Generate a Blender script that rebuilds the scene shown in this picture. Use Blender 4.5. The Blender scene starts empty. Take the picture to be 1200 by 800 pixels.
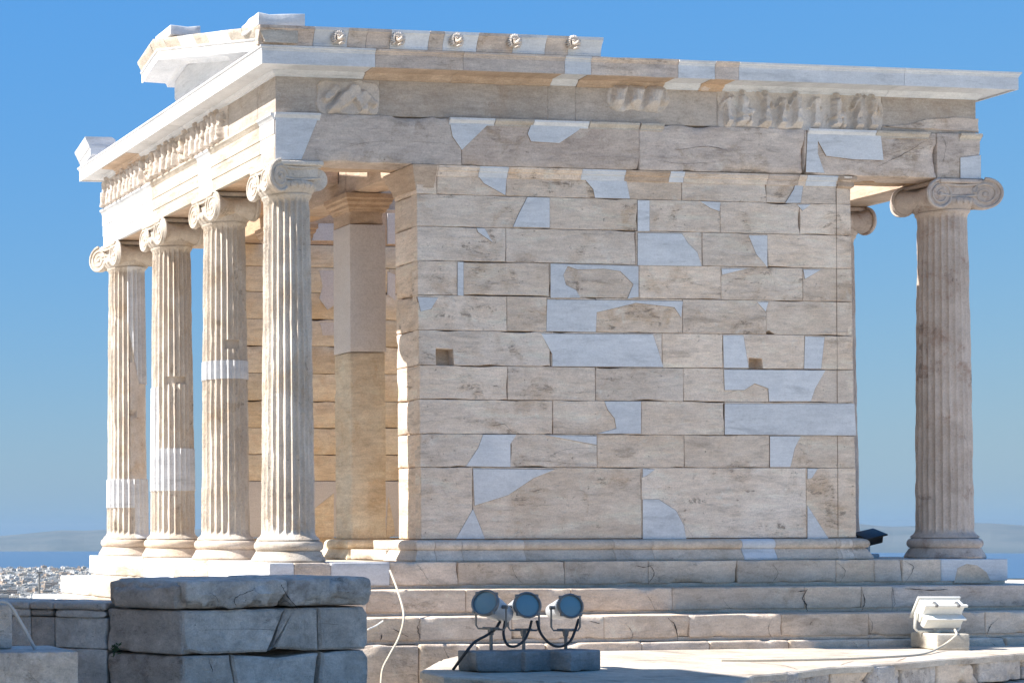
import bpy, math, random
import numpy as np
from mathutils import Vector, Matrix
random.seed(7)
R=math.radians
sc=bpy.context.scene
COL=sc.collection
# ------------------------------------------------------------------ camera model (of the real photograph)
CAM=np.array([-7.6131,-16.1144,.3298])
YAW,PIT,ROL=.1294,.0059,-.0031
FX,PX,PY=1939.96,-288.07,610.96
Fw=np.array([math.sin(YAW)*math.cos(PIT),math.cos(YAW)*math.cos(PIT),math.sin(PIT)])
R0=np.array([math.cos(YAW),-math.sin(YAW),0.]); U0=np.cross(R0,Fw)
Rt=R0*math.cos(ROL)+U0*math.sin(ROL); Up=U0*math.cos(ROL)-R0*math.sin(ROL)
def ray(x,y): return Fw+Rt*(x-PX)/FX-Up*(y-PY)/FX
def onY(x,y,Y): r=ray(x,y); return CAM+r*((Y-CAM[1])/r[1])
def onX(x,y,X): r=ray(x,y); return CAM+r*((X-CAM[0])/r[0])
def onZ(x,y,Z): r=ray(x,y); return CAM+r*((Z-CAM[2])/r[2])
def dep(x,y,D): return CAM+ray(x,y)*D

# ------------------------------------------------------------------ numpy noise
def _h(ix,iy,iz,s):
    n=(ix*374761393+iy*668265263+iz*2147483647+s*1274126177)&0xffffffff
    n=((n^(n>>13))*1274126177)&0xffffffff
    n=((n^(n>>16))*2246822519)&0xffffffff
    return ((n^(n>>15))&0xffff)/65535.0
def vnoise(p,s=0):
    p=np.asarray(p,float); i=np.floor(p).astype(np.int64); f=p-i; f=f*f*(3-2*f)
    x,y,z=i[...,0],i[...,1],i[...,2]; fx,fy,fz=f[...,0],f[...,1],f[...,2]
    def L(a,b,t): return a+(b-a)*t
    c=[[[_h(x+a,y+b,z+d,s) for d in (0,1)] for b in (0,1)] for a in (0,1)]
    return L(L(L(c[0][0][0],c[1][0][0],fx),L(c[0][1][0],c[1][1][0],fx),fy),
             L(L(c[0][0][1],c[1][0][1],fx),L(c[0][1][1],c[1][1][1],fx),fy),fz)*2-1
def fbm(p,s=0,o=3):
    p=np.asarray(p,float); r=0;a=1;t=0
    for k in range(o):
        r=r+a*vnoise(p*(2.03**k)+k*7.3,s+k*11); t+=a; a*=.5
    return r/t
def n1(x,s=0): return float(fbm(np.array([[x,s*3.7,s*1.3]]),s,2)[0])

# ------------------------------------------------------------------ object helpers
def tag(o,label=None,cat=None,group=None,kind=None):
    if label: o['label']=label
    if cat: o['category']=cat
    if group: o['group']=group
    if kind: o['kind']=kind
    return o
def empty(name,loc=(0,0,0),label=None,cat=None,group=None):
    o=bpy.data.objects.new(name,None); COL.objects.link(o); o.location=loc; o.empty_display_size=.2
    return tag(o,label,cat,group)
def copy_tree(o,parent=None):
    c=o.copy(); COL.objects.link(c); c.parent=parent
    if parent: c.matrix_parent_inverse=o.matrix_parent_inverse
    for ch in [x for x in sc.objects if x.parent==o]: copy_tree(ch,c)
    return c
class MB:
    def __init__(s): s.v=[];s.f=[];s.m=[];s.r=[];s.n=0
    def add(s,v,f,m=0,r=None):
        v=np.asarray(v,float).reshape(-1,3); s.v.append(v)
        n=s.n
        for k,q in enumerate(f):
            s.f.append([int(i)+n for i in q]); s.m.append(m if not hasattr(m,'__len__') else int(m[k]))
            s.r.append(0 if r is None else r)
        s.n+=len(v)
    def build(s,name,mats,parent=None,smooth=35,loc=None,tr=None):
        v=np.concatenate(s.v) if s.v else np.zeros((0,3))
        if tr is not None: v=tr(v)
        if loc is not None: v=v-np.array(loc)
        me=bpy.data.meshes.new(name); me.from_pydata(v.tolist(),[],s.f)
        if not isinstance(mats,(list,tuple)): mats=[mats]
        for m in mats: me.materials.append(m)
        me.polygons.foreach_set('material_index',s.m)
        a=me.attributes.new('rnd','FLOAT','FACE'); a.data.foreach_set('value',s.r)
        if smooth:
            me.polygons.foreach_set('use_smooth',[True]*len(me.polygons)); me.set_sharp_from_angle(angle=R(smooth))
        me.validate(); me.update()
        o=bpy.data.objects.new(name,me); COL.objects.link(o)
        if loc is not None: o.location=loc
        if parent is not None: o.parent=parent; 
        return o
def grid_faces(nu,nv,cu=False,cv=False,flip=False):
    f=[]
    for i in range(nu if cu else nu-1):
        for j in range(nv if cv else nv-1):
            a=i*nv+j;b=((i+1)%nu)*nv+j;c=((i+1)%nu)*nv+(j+1)%nv;d=i*nv+(j+1)%nv
            f.append((a,d,c,b) if flip else (a,b,c,d))
    return f
def lathe(mb,prof,c=(0,0,0),seg=48,axis='z',m=0,r=None,noise=0,ns=6,M=None,caps=True):
    P=np.array(prof,float); th=np.linspace(0,2*math.pi,seg,endpoint=False)
    v=np.zeros((seg,len(P),3))
    v[...,0]=np.cos(th)[:,None]*P[:,0]; v[...,1]=np.sin(th)[:,None]*P[:,0]; v[...,2]=P[:,1][None]
    if axis=='x': v=v[...,[2,0,1]]
    if axis=='y': v=v[...,[1,2,0]]
    v=v.reshape(-1,3)
    if M is not None: v=v@np.array(M.to_3x3()).T+np.array(M.to_translation())
    v=v+np.array(c)
    if noise: v=v+(np.stack([fbm(v*ns,k+3) for k in range(3)],1))*noise
    f=grid_faces(seg,len(P),cu=True)
    if caps:
        f.append([i*len(P) for i in range(seg)][::-1]); f.append([i*len(P)+len(P)-1 for i in range(seg)])
    mb.add(v,f,m,r)
def rock(mb,x0,x1,y0,y1,z0,z1,m=0,r=None,rad=.012,amp=.003,ns=5,chip=.0,res=.07,M=None,seed=0,und=0):
    """a stone: a box with rounded, worn and chipped edges"""
    lo=np.array([x0,y0,z0]);hi=np.array([x1,y1,z1]);ex=hi-lo
    rad=min(rad,min(ex)*.45)
    def ax(n,a,b):
        k=max(1,int((b-a)/res)); t=list(np.linspace(a+rad,b-rad,k+1))
        return np.array([a,a+rad*.35]+t+[b-rad*.35,b])
    A=[ax(0,x0,x1),ax(1,y0,y1),ax(2,z0,z1)]
    V=[];Fc=[];n=0
    for d in range(3):
        u,w=[(1,2),(2,0),(0,1)][d]
        for sgn in (0,1):
            U,W=np.meshgrid(A[u],A[w],indexing='ij'); p=np.zeros(U.shape+(3,))
            p[...,u]=U;p[...,w]=W;p[...,d]=(lo,hi)[sgn][d]
            V.append(p.reshape(-1,3)); Fc+= [tuple(i+n for i in q) for q in grid_faces(len(A[u]),len(A[w]),flip=(sgn==0))]; n+=U.size
    p=np.concatenate(V)
    key=np.round(p*1e5).astype(np.int64); _,idx,inv=np.unique(key,axis=0,return_index=True,return_inverse=True); inv=inv.reshape(-1)
    p=p[idx]; Fc=[[int(inv[i]) for i in q] for q in Fc]
    q=np.clip(p,lo+rad,hi-rad); dd=p-q; L=np.linalg.norm(dd,axis=1)[:,None]; nrm=dd/np.maximum(L,1e-9)
    o=q+nrm*rad
    wp=o+seed*3.1
    if amp: o=o+nrm*(fbm(wp*ns,seed)[:,None])*amp
    if und: o=o+nrm*(fbm(wp*1.7,seed+5)[:,None])*und
    if chip:
        e=np.sort(np.minimum(p-lo,hi-p),axis=1)[:,1] # distance to the nearest edge
        k=np.clip(1-e/(chip*2.2),0,1)*np.clip(fbm(wp*4.2,seed+9)*2.4-.35,0,1)
        ctr=(lo+hi)/2
        dirn=-(np.sign(p-ctr)*(np.minimum(p-lo,hi-p)<chip*2.2))
        o=o+dirn*(k[:,None])*chip
    if M is not None: o=o@np.array(M.to_3x3()).T+np.array(M.to_translation())
    mb.add(o,Fc,m,r if r is not None else random.random())
def box(mb,x0,x1,y0,y1,z0,z1,m=0,r=None,M=None,b=0):
    if b:
        return rock(mb,x0,x1,y0,y1,z0,z1,m,r,rad=b,amp=0,res=10,M=M)
    v=np.array([[x,y,z] for x in(x0,x1) for y in (y0,y1) for z in (z0,z1)],float)
    if M is not None: v=v@np.array(M.to_3x3()).T+np.array(M.to_translation())
    mb.add(v,[(0,1,3,2),(4,6,7,5),(0,4,5,1),(2,3,7,6),(0,2,6,4),(1,5,7,3)],m,random.random() if r is None else r)
def resample(poly,step,jit,seed,closed=True):
    out=[];n=len(poly)
    P=np.array(poly,float); ar=sum(P[i][0]*P[(i+1)%n][1]-P[(i+1)%n][0]*P[i][1] for i in range(n))
    if ar<0: P=P[::-1]
    for i in range(n):
        a=P[i];b=P[(i+1)%n]; L=np.linalg.norm(b-a); k=max(1,int(L/step))
        nr=np.array([-(b-a)[1],(b-a)[0]])/max(L,1e-9)
        for j in range(k):
            t=j/k; p=a+(b-a)*t
            if jit:
                w=abs(n1(p[0]*9+p[1]*11+seed,seed%17)); w2=max(0,n1(p[0]*2.3+p[1]*3.1+seed*2,3)-.38)
                p=p+nr*(w*jit+w2*jit*9)
            out.append(p)
    return np.array(out)
def plate(mb,poly,fr,proud=0.,depth=.03,bev=.004,m=0,r=None,step=.05,jit=.0,seed=None,ms=None):
    """slab of stone with the outline poly (u,v) in the plane fr=(O,U,V,N)"""
    O,U,V,N=[np.array(q,float) for q in fr]
    seed=random.randint(0,999) if seed is None else seed
    p=resample(poly,step,jit,seed); n=len(p)
    nx=np.roll(p,-1,0)-np.roll(p,1,0); nn=np.stack([-nx[:,1],nx[:,0]],1); nn/=np.maximum(np.linalg.norm(nn,axis=1)[:,None],1e-9)
    pi=p+nn*bev
    def w(q,h): return O+q[:,0:1]*U+q[:,1:2]*V+N*h
    v=np.concatenate([w(pi,proud),w(p,proud-bev),w(p,proud-depth)])
    f=[]
    fl=np.dot(np.cross(U,V),N)>0
    for i in range(n):
        j=(i+1)%n
        for a in (0,n):
            q=(a+i,a+n+i,a+n+j,a+j); f.append(q if fl else q[::-1])
    cap=list(range(n)); f.append(cap if fl else cap[::-1])
    mb.add(v,f,m,random.random() if r is None else r)
def sweep(mb,prof,path,closed=False,m=0,r=None,capends=True,sub=0,noise=0,seed=0):
    """prof: (out,z) list from bottom to top; path: (x,y) list, outward on the right-hand side of travel"""
    P=np.array(path,float); n=len(P); S=[]
    def seg(i): d=P[(i+1)%n]-P[i]; return d/np.linalg.norm(d)
    for i in range(n):
        if closed: a=seg((i-1)%n);b=seg(i)
        else: a=seg(i-1) if i>0 else seg(0); b=seg(i) if i<n-1 else seg(n-2)
        na=np.array([a[1],-a[0]]);nb=np.array([b[1],-b[0]]); mt=na+nb; mt/=max(1e-9,np.dot(mt,na)); S.append((P[i],mt))
    pts=[]
    cnt=n if closed else n-1
    for i in range(cnt):
        (p,a),(q,b)=S[i],S[(i+1)%n]; L=np.linalg.norm(q-p); k=max(1,int(L/sub)) if sub else 1
        for j in range(k): t=j/k; pts.append((p+(q-p)*t,a+(b-a)*t))
    if not closed: pts.append(S[-1])
    pr=np.array(prof,float)
    v=np.array([[ [p[0]+mt[0]*o,p[1]+mt[1]*o,z] for o,z in pr] for p,mt in pts])
    if noise:
        w=v.reshape(-1,3); d=fbm(w*6,seed)[:,None]*noise
        w=w+d*np.array([1,1,.6]); v=w.reshape(v.shape)
    f=grid_faces(len(pts),len(pr),cu=closed)
    k=len(pr)
    if not closed and capends:
        f.append(list(range(k))[::-1]); f.append([(len(pts)-1)*k+i for i in range(k)])
    mb.add(v.reshape(-1,3),f,m,random.random() if r is None else r)
def tube(mb,pts,rad,seg=8,m=0,smooth=True,caps=True):
    pts=[Vector(p) for p in pts]
    rad=rad if hasattr(rad,'__len__') else [rad]*len(pts)
    v=[];up=Vector((0,0,1))
    t0=(pts[1]-pts[0]).normalized(); nrm=t0.orthogonal().normalized()
    for i,p in enumerate(pts):
        t=(pts[min(i+1,len(pts)-1)]-pts[max(i-1,0)]).normalized()
        nrm=(nrm-t*nrm.dot(t)).normalized(); b=t.cross(nrm)
        for k in range(seg):
            a=2*math.pi*k/seg; v.append(p+(nrm*math.cos(a)+b*math.sin(a))*rad[i])
    f=grid_faces(len(pts),seg,cv=True)
    if caps: f.append(list(range(seg))[::-1]); f.append([(len(pts)-1)*seg+i for i in range(seg)])
    mb.add([tuple(q) for q in v],f,m)
def spline(pts,n=10):
    out=[];P=[np.array(p,float) for p in pts]; P=[2*P[0]-P[1]]+P+[2*P[-1]-P[-2]]
    for i in range(1,len(P)-2):
        for j in range(n):
            t=j/n; a,b,c,d=P[i-1:i+3]
            out.append(.5*((2*b)+(-a+c)*t+(2*a-5*b+4*c-d)*t*t+(-a+3*b-3*c+d)*t**3))
    out.append(P[-2]); return out

# ------------------------------------------------------------------ materials
def NT(name):
    m=bpy.data.materials.new(name); m.use_nodes=True; nt=m.node_tree; return m,nt,nt.nodes['Principled BSDF']
def mixc(nt,f,a,b,mode='MIX'):
    n=nt.nodes.new('ShaderNodeMix'); n.data_type='RGBA'; n.blend_type=mode
    for i,s in ((0,f),(6,a),(7,b)):
        if hasattr(s,'is_linked') or hasattr(s,'links'): nt.links.new(s,n.inputs[i])
        else: n.inputs[i].default_value=s if i==0 else (*s,1)
    return n.outputs[2]
def math_(nt,op,a,b=0.,c=0.):
    n=nt.nodes.new('ShaderNodeMath'); n.operation=op
    for i,s in enumerate((a,b,c)):
        if hasattr(s,'links'): nt.links.new(s,n.inputs[i])
        else: n.inputs[i].default_value=s
    return n.outputs[0]
def ramp(nt,s,lo,hi):
    n=nt.nodes.new('ShaderNodeMapRange'); n.interpolation_type='SMOOTHSTEP'; nt.links.new(s,n.inputs[0]); n.inputs[1].default_value=lo; n.inputs[2].default_value=hi; return n.outputs[0]
def noisen(nt,vec,scale,detail=4,rough=.6,dist=0):
    n=nt.nodes.new('ShaderNodeTexNoise'); n.inputs['Scale'].default_value=scale; n.inputs['Detail'].default_value=detail; n.inputs['Roughness'].default_value=rough; n.inputs['Distortion'].default_value=dist
    nt.links.new(vec,n.inputs['Vector']); return n.outputs['Fac']
def marble(name,base,dark,spot=(.12,.09,.07),spots=.5,vein=.5,warm=None,bump=.35,rough=.75,blk=.25,grain=1.,stain=None,fine=60,soot=0.,mott=.5,bd=.02,strz=4.5):
    m,nt,b=NT(name)
    g=nt.nodes.new('ShaderNodeNewGeometry').outputs['Position']
    at=nt.nodes.new('ShaderNodeAttribute'); at.attribute_name='rnd'; rnd=at.outputs['Fac']
    comb=nt.nodes.new('ShaderNodeCombineXYZ')
    nt.links.new(math_(nt,'MULTIPLY',rnd,37.),comb.inputs[0]); nt.links.new(math_(nt,'MULTIPLY',rnd,91.),comb.inputs[2])
    va=nt.nodes.new('ShaderNodeVectorMath'); nt.links.new(g,va.inputs[0]); nt.links.new(comb.outputs[0],va.inputs[1]); P=va.outputs[0]
    mp=nt.nodes.new('ShaderNodeMapping'); nt.links.new(P,mp.inputs[0]); mp.inputs['Scale'].default_value=(1,1,strz); mp.inputs['Rotation'].default_value=(R(3),R(2),0); S=mp.outputs[0]
    big=noisen(nt,P,1.7,5,.65,.3); st=noisen(nt,S,1.6,6,.7,.4); fi=noisen(nt,P,fine,3,.7); mid=noisen(nt,P,9,6,.7)
    c=mixc(nt,ramp(nt,big,.36,.66),base,dark)
    if warm: c=mixc(nt,math_(nt,'MULTIPLY',ramp(nt,noisen(nt,P,2.6,5,.7,.5),.5,.72),.75),c,warm)
    c=mixc(nt,math_(nt,'MULTIPLY',ramp(nt,st,.52,.72),vein),c,tuple(x*.62 for x in dark))
    c=mixc(nt,math_(nt,'MULTIPLY',ramp(nt,st,.5,.3),vein*.6),c,tuple(min(.85,x*1.18) for x in base))
    # lichen and soot marks
    sp=math_(nt,'MULTIPLY',ramp(nt,noisen(nt,S,3.1,8,.78,.2),.60,.70),ramp(nt,noisen(nt,P,1.3,3,.5),.47,.62))
    c=mixc(nt,math_(nt,'MULTIPLY',sp,spots),c,spot)
    pit=ramp(nt,noisen(nt,P,22,5,.75),.655,.70); c=mixc(nt,math_(nt,'MULTIPLY',pit,spots*.7),c,spot)
    if stain: c=mixc(nt,math_(nt,'MULTIPLY',ramp(nt,noisen(nt,P,.9,4,.6,.6),.5,.64),.8),c,stain)
    if soot:
        so_=math_(nt,'MULTIPLY',ramp(nt,noisen(nt,S,3.4,12,.86,.5),.525,.575),ramp(nt,noisen(nt,P,2.6,6,.7,.6),.545,.60))
        c=mixc(nt,math_(nt,'MULTIPLY',so_,soot),c,tuple(x*.38 for x in dark))
        lt=math_(nt,'MULTIPLY',ramp(nt,noisen(nt,P,4.3,8,.75,.5),.56,.68),.35); c=mixc(nt,lt,c,tuple(min(.8,x*1.25+.02) for x in base))
    mo=nt.nodes.new('ShaderNodeMapRange'); nt.links.new(noisen(nt,S,5.5,10,.8,.3),mo.inputs[0]); mo.inputs[1].default_value=.3; mo.inputs[2].default_value=.7; mo.inputs[3].default_value=1-mott*.55; mo.inputs[4].default_value=1+mott*.35
    mh=nt.nodes.new('ShaderNodeHueSaturation'); nt.links.new(c,mh.inputs['Color']); nt.links.new(mo.outputs[0],mh.inputs['Value']); c=mh.outputs[0]
    # per block tone
    hv=nt.nodes.new('ShaderNodeHueSaturation'); nt.links.new(c,hv.inputs['Color'])
    nt.links.new(math_(nt,'ADD',math_(nt,'MULTIPLY',rnd,blk),1-blk*.5),hv.inputs['Value'])
    wr=math_(nt,'FRACT',math_(nt,'MULTIPLY',rnd,7.13)); nt.links.new(math_(nt,'ADD',math_(nt,'MULTIPLY',wr,blk*1.2),1-blk*.6),hv.inputs['Saturation'])
    c=mixc(nt,math_(nt,'MULTIPLY',ramp(nt,fi,.35,.7),.22*grain),hv.outputs[0],(0.25,.22,.2),'MULTIPLY')
    nt.links.new(c,b.inputs['Base Color']); b.inputs['Roughness'].default_value=rough; b.inputs['Specular IOR Level'].default_value=.25
    h=math_(nt,'ADD',math_(nt,'MULTIPLY',mid,1.),math_(nt,'MULTIPLY',fi,.35)); h=math_(nt,'ADD',h,math_(nt,'MULTIPLY',st,1.2)); h=math_(nt,'SUBTRACT',h,math_(nt,'MULTIPLY',pit,.6))
    bp=nt.nodes.new('ShaderNodeBump'); bp.inputs['Strength'].default_value=bump; bp.inputs['Distance'].default_value=bd
    nt.links.new(h,bp.inputs['Height']); nt.links.new(bp.outputs[0],b.inputs['Normal'])
    return m
def plain(name,c,rough=.6,metal=0,bump=0,sc_=30,var=.15,emit=None):
    m,nt,b=NT(name)
    g=nt.nodes.new('ShaderNodeTexCoord').outputs['Object']
    n=noisen(nt,g,sc_,5,.65); cc=mixc(nt,ramp(nt,n,.35,.7),c,tuple(x*(1-var) for x in c))
    nt.links.new(cc,b.inputs['Base Color']); b.inputs['Roughness'].default_value=rough; b.inputs['Metallic'].default_value=metal
    if bump:
        bp=nt.nodes.new('ShaderNodeBump'); bp.inputs['Strength'].default_value=bump; bp.inputs['Distance'].default_value=.01; nt.links.new(n,bp.inputs['Height']); nt.links.new(bp.outputs[0],b.inputs['Normal'])
    return m
M_new=marble('new_marble',(.69,.69,.70),(.61,.62,.64),spots=.2,vein=.6,bump=.25,blk=.16,grain=.6,mott=.25,soot=.12)
M_old=marble('weathered_marble',(.82,.68,.56),(.74,.59,.465),spots=1.,vein=.8,warm=(.62,.44,.30),bump=.7,blk=.2,soot=.9)
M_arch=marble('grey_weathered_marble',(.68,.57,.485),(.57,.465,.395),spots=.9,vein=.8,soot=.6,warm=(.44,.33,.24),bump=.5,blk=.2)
M_tan=marble('golden_marble',(.80,.70,.55),(.72,.57,.40),spots=.45,vein=.5,warm=(.64,.46,.28),bump=.4,blk=.25)
M_rust=marble('rusty_marble',(.60,.445,.325),(.50,.36,.25),spots=.4,vein=.5,bump=.4,blk=.25)
M_col=marble('column_marble',(.66,.595,.52),(.55,.475,.40),mott=.3,strz=.6,spots=.9,vein=.12,warm=(.54,.42,.30),bump=1.,soot=.55,blk=.1)
M_col5=marble('dark_column_marble',(.60,.51,.45),(.48,.395,.34),mott=.35,strz=.6,spots=.8,soot=.7,vein=.1,warm=(.33,.20,.14),bump=.6,blk=.1)
M_patch=marble('grey_cast_stone',(.66,.62,.60),(.62,.575,.55),mott=.15,spots=.15,vein=.0,bump=.3,blk=.05)
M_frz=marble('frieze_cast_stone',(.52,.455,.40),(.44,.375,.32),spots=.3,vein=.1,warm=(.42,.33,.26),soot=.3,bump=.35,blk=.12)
M_rel=marble('relief_marble',(.68,.615,.56),(.56,.485,.42),mott=.3,strz=1.5,spots=.8,soot=.4,vein=.1,warm=(.55,.40,.26),bump=.6,blk=.1)
M_step=marble('step_marble',(.73,.61,.50),(.63,.51,.405),strz=3,spots=.8,vein=.6,warm=(.55,.43,.32),bump=.6,soot=.5,blk=.2)
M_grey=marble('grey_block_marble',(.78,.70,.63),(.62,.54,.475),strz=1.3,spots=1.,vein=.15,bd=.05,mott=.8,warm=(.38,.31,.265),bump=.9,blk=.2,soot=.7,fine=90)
M_greyw=marble('brown_grey_marble',(.64,.55,.48),(.50,.42,.36),strz=1.3,bd=.05,mott=.8,spots=.9,vein=.15,warm=(.36,.28,.23),bump=.9,blk=.1,soot=.6,fine=90)  # on the pier's left face this brown stands in for bounced light
M_pave=marble('paving_marble',(.60,.54,.465),(.50,.43,.36),spots=.8,vein=.9,soot=.6,warm=(.52,.42,.32),bump=.5,blk=.15)
M_grout=plain('joint_mortar',(.11,.09,.07),.9)  # dark mortar colour for the joints
M_seam=plain('seam_mortar',(.26,.19,.14),.9)

# ------------------------------------------------------------------ TEMPLE
H=4.0575; ZA=4.544; ZF=4.965; L=7.4812; S=1.5555; W=3*S; YA=.239
temple=empty('greek_temple',(0,0,0),'small roofless marble temple with grooved Ionic columns and a patched block wall','temple')
def fY(Y): return ((0,Y,0),(1,0,0),(0,0,1),(0,-1,0))      # faces the camera side
def fX(X): return ((X,0,0),(0,1,0),(0,0,1),(-1,0,0))      # faces the front (left)
YW=-.2
def wpoly(px,Y): return [(float(q[0]),float(q[2])) for q in (onY(x,y,Y) for x,y in px)]
def xpoly(px,X): return [(float(q[1]),float(q[2])) for q in (onX(x,y,X) for x,y in px)]

# --- cella walls
ZC=[4.057,3.763,3.433,3.081,2.73,2.371,2.01,1.661,1.31,.967,.23]
joints=[[512,593,697,799,898,980],[644,747,844,937],[593,745,823,899],[539,644,749,845,941],[594,641,698,800,898],
        [646,776,847,943],[595,698,801,901],[648,752,849],[598,700,802,902],[554,752,945]]
wall=MB(); core=MB()
XaT,XaB,XbT,XbB=1.306,1.342,6.212,6.262
def xl(z): return XaB+(XaT-XaB)*z/4.
def xr(z): return XbB+(XbT-XbB)*z/4.
box(core,1.36,6.19,YW+.10,YW+.295,.225,4.05,0)
for k in range(10):
    z1,z0=ZC[k],ZC[k+1]; zm=(z0+z1)/2; py=193+(631-193)*(4.06-zm)/3.83
    xs=[xl(zm)]+[float(onY(x,py,YW)[0]) for x in joints[k]]+[xr(zm)]
    for i in range(len(xs)-1):
        a,b=xs[i]+.0015,xs[i+1]-.0015
        tilt=random.uniform(-.002,.002)
        bot=[(a,z0+.0015)]
        if k==5:
            for h0,h1,ht in ((511,530,408),(877.5,892,419)):
                ha,hb,hz_=float(onY(h0,420,YW)[0]),float(onY(h1,420,YW)[0]),float(onY(h0,ht,YW)[2])
                if a<ha and hb<b: bot+=[(ha,z0+.0015),(ha,hz_),(hb+.01,hz_-.008),(hb+.02,z0+.0015)]
        if k==4:
            ha,hb=float(onY(898,388,YW)[0]),float(onY(914,388,YW)[0])
            if a<ha+.05 and hb<b: bot=[(a+.0,z0+.03),(a+.03,z0+.045),(a+.10,z0+.0015)]
        plate(wall,bot+[(b,z0+.0015+tilt),(b,z1-.0015+tilt),(a,z1-.0015)],fY(YW),random.uniform(-.003,.002),.11,.003,0,None,.025,.004)
P=[ # courses of new marble let into the old (outline in the photograph, laid on the wall's own plane)
 [(550,194),(594,195),(592,229),(567,215)],[(674,197),(731,198),(738,233),(697,232),(695,222)],[(781,199),(800,200),(797,213)],
 [(934,205),(943,205),(938,238),(920,238),(930,222)],
 [(618,231),(644,232),(644,267),(601,266),(608,250)],[(747,235),(761,235),(761,271),(747,271)],[(820,236),(844,237),(843,248),(832,244)],[(934,240),(950,240),(940,247)],
 [(558,267),(568,268),(577,284),(560,272)],[(747,273),(799,274),(806,285),(817,296),(822,312),(747,311)],[(877,276),(899,276),(899,313),(886,298)],
 [(536,307),(543,307),(543,347),(536,346)],
 [(645,309),(748,312),(748,348),(735,350),(742,333),(727,318),(707,315),(677,316),(665,312),(660,322),(663,334),(675,340),(680,349),(645,349)],
 [(845,315),(875,315),(846,322)],[(941,316),(962,316),(943,327)],
 [(489,348),(513,349),(505,362),(493,365)],[(641,351),(800,353),(798,372),(790,360),(745,355),(716,362),(699,366),(698,389),(640,388)],[(887,354),(900,354),(897,365)],
 [(634,391),(765,392),(771,410),(777,430),(647,429),(647,415)],[(847,393),(871,393),(877,431),(848,431)],[(943,394),(966,395),(962,432),(942,432)],
 [(848,433),(967,434),(955,455),(950,470),(901,470),(900,455),(884,449),(872,457),(849,457)],
 [(708,470),(751,470),(751,508),(700,508),(722,502),(720,490),(712,480)],[(849,473),(1001,473),(1003,510),(849,509)],
 [(566,509),(605,509),(598,520),(598,547),(546,546),(560,525)],[(640,510),(699,511),(699,521)],[(902,511),(938,511),(931,525),(926,547),(902,547)],
 [(554,549),(650,550),(625,560),(595,580),(556,592)],[(554,596),(564,620),(568,631),(534,631),(545,612)],[(753,549),(767,550),(758,557),(753,559)],
 [(753,585),(772,585),(792,598),(801,615),(804,631),(753,631)],[(946,549),(958,549),(951,560),(946,561)],[(946,592),(971,631),(946,631)]]
def grow(p,d):
    q=resample(p,10,0,0); nx=np.roll(q,-1,0)-np.roll(q,1,0); nn=np.stack([-nx[:,1],nx[:,0]],1); nn/=np.maximum(np.linalg.norm(nn,axis=1)[:,None],1e-9); return (q-nn*d).tolist()
for i,p in enumerate(P):
    w=wpoly(p,YW)
    plate(wall,grow(w,.0035),fY(YW),.0035,.02,.001,3,.5,.05,.0)
    plate(wall,w,fY(YW),.0055,.02,.002,1,.2+.6*random.random(),.05,.0)
# anta joint lines
for px0,px1 in ((980,982),):
    a=onY(px0,235,YW)[0]; b=onY(px1,628,YW)[0]
    plate(wall,[(a-.0012,3.9),(a+.0012,3.9),(b+.0012,.24),(b-.0012,.24)],fY(YW),.0045,.01,.001,3,.5,9)
# left anta return (faces the porch) and its inner side
for k in range(10):
    z1,z0=ZC[k],ZC[k+1]; zm=(z0+z1)/2
    rock(wall,xl(zm)+.002,1.42,YW+.004,.247,z0+.003,z1-.003,0,None,rad=.012,amp=.004,chip=.02,res=.05,seed=k+20)
    rock(wall,1.42,1.745,YW+.12,.247,z0+.002,z1-.002,2,None,rad=.006,amp=.002,seed=k+40,res=.1)
    rock(wall,6.12,xr(zm)-.001,YW+.004,.247,z0+.003,z1-.003,0,None,rad=.012,amp=.006,chip=.03,res=.05,seed=k+60)
    rock(wall,1.75,6.12,YW+.3,.25,z0+.002,z1-.002,2,None,rad=.006,amp=.002,seed=k+80,res=.3)
wall.build('cella_wall',[M_old,M_new,M_tan,M_seam,M_rust,M_tan],temple); core.build('wall_core',[M_rust],temple)
# far and rear walls
fw=MB()
yi=W+.2-.45
random.seed(21)
for k in range(10):
    z1,z0=ZC[k],ZC[k+1]; x=1.32
    off=.5*(k%2)
    xs=[1.32]; x=1.32+.55+off
    while x<5.9: xs.append(x); x+=random.uniform(.85,1.15)
    xs.append(6.2)
    for a,b in zip(xs[:-1],xs[1:]):
        m=0 if k<9 else 1
        rock(fw,a+.002,b-.002,yi+random.uniform(-.004,.003),yi+.45,z0+.003,z1-.003,m,None,rad=.008,amp=.003,chip=.02,res=.12,seed=int(a*10)+k)
    ys=[.25]; y=.25+.5+off
    while y<yi-.5: ys.append(y); y+=random.uniform(.85,1.15)
    ys.append(yi)
    for a,b in zip(ys[:-1],ys[1:]):
        rock(fw,5.78,6.2,a+.002,b-.002,z0+.003,z1-.003,0,None,rad=.008,amp=.003,res=.2,seed=int(a*10)+k+7)
for q in ([(374,262),(391,262),(391,282),(366,282),(368,270)],[(374,317),(391,317),(391,358),(384,363),(374,350),(378,335)],[(375,378),(391,378),(391,393),(378,393)],
          [(454,250),(463,250),(463,286),(454,286)],[(454,318),(463,322),(463,352),(454,345)]):
    plate(fw,wpoly(q,yi),fY(yi),.005,.02,.002,1,None,.05,0)
for q in ([(340,632),(363,600),(391,578),(391,640),(352,640)],[(455,582),(461,610),(463,625),(452,632)]):
    plate(fw,wpoly(q,yi),fY(yi),.006,.02,.002,0,None,.05,0)
fw.build('cella_wall',[M_tan,M_patch,M_new],temple)

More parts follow.
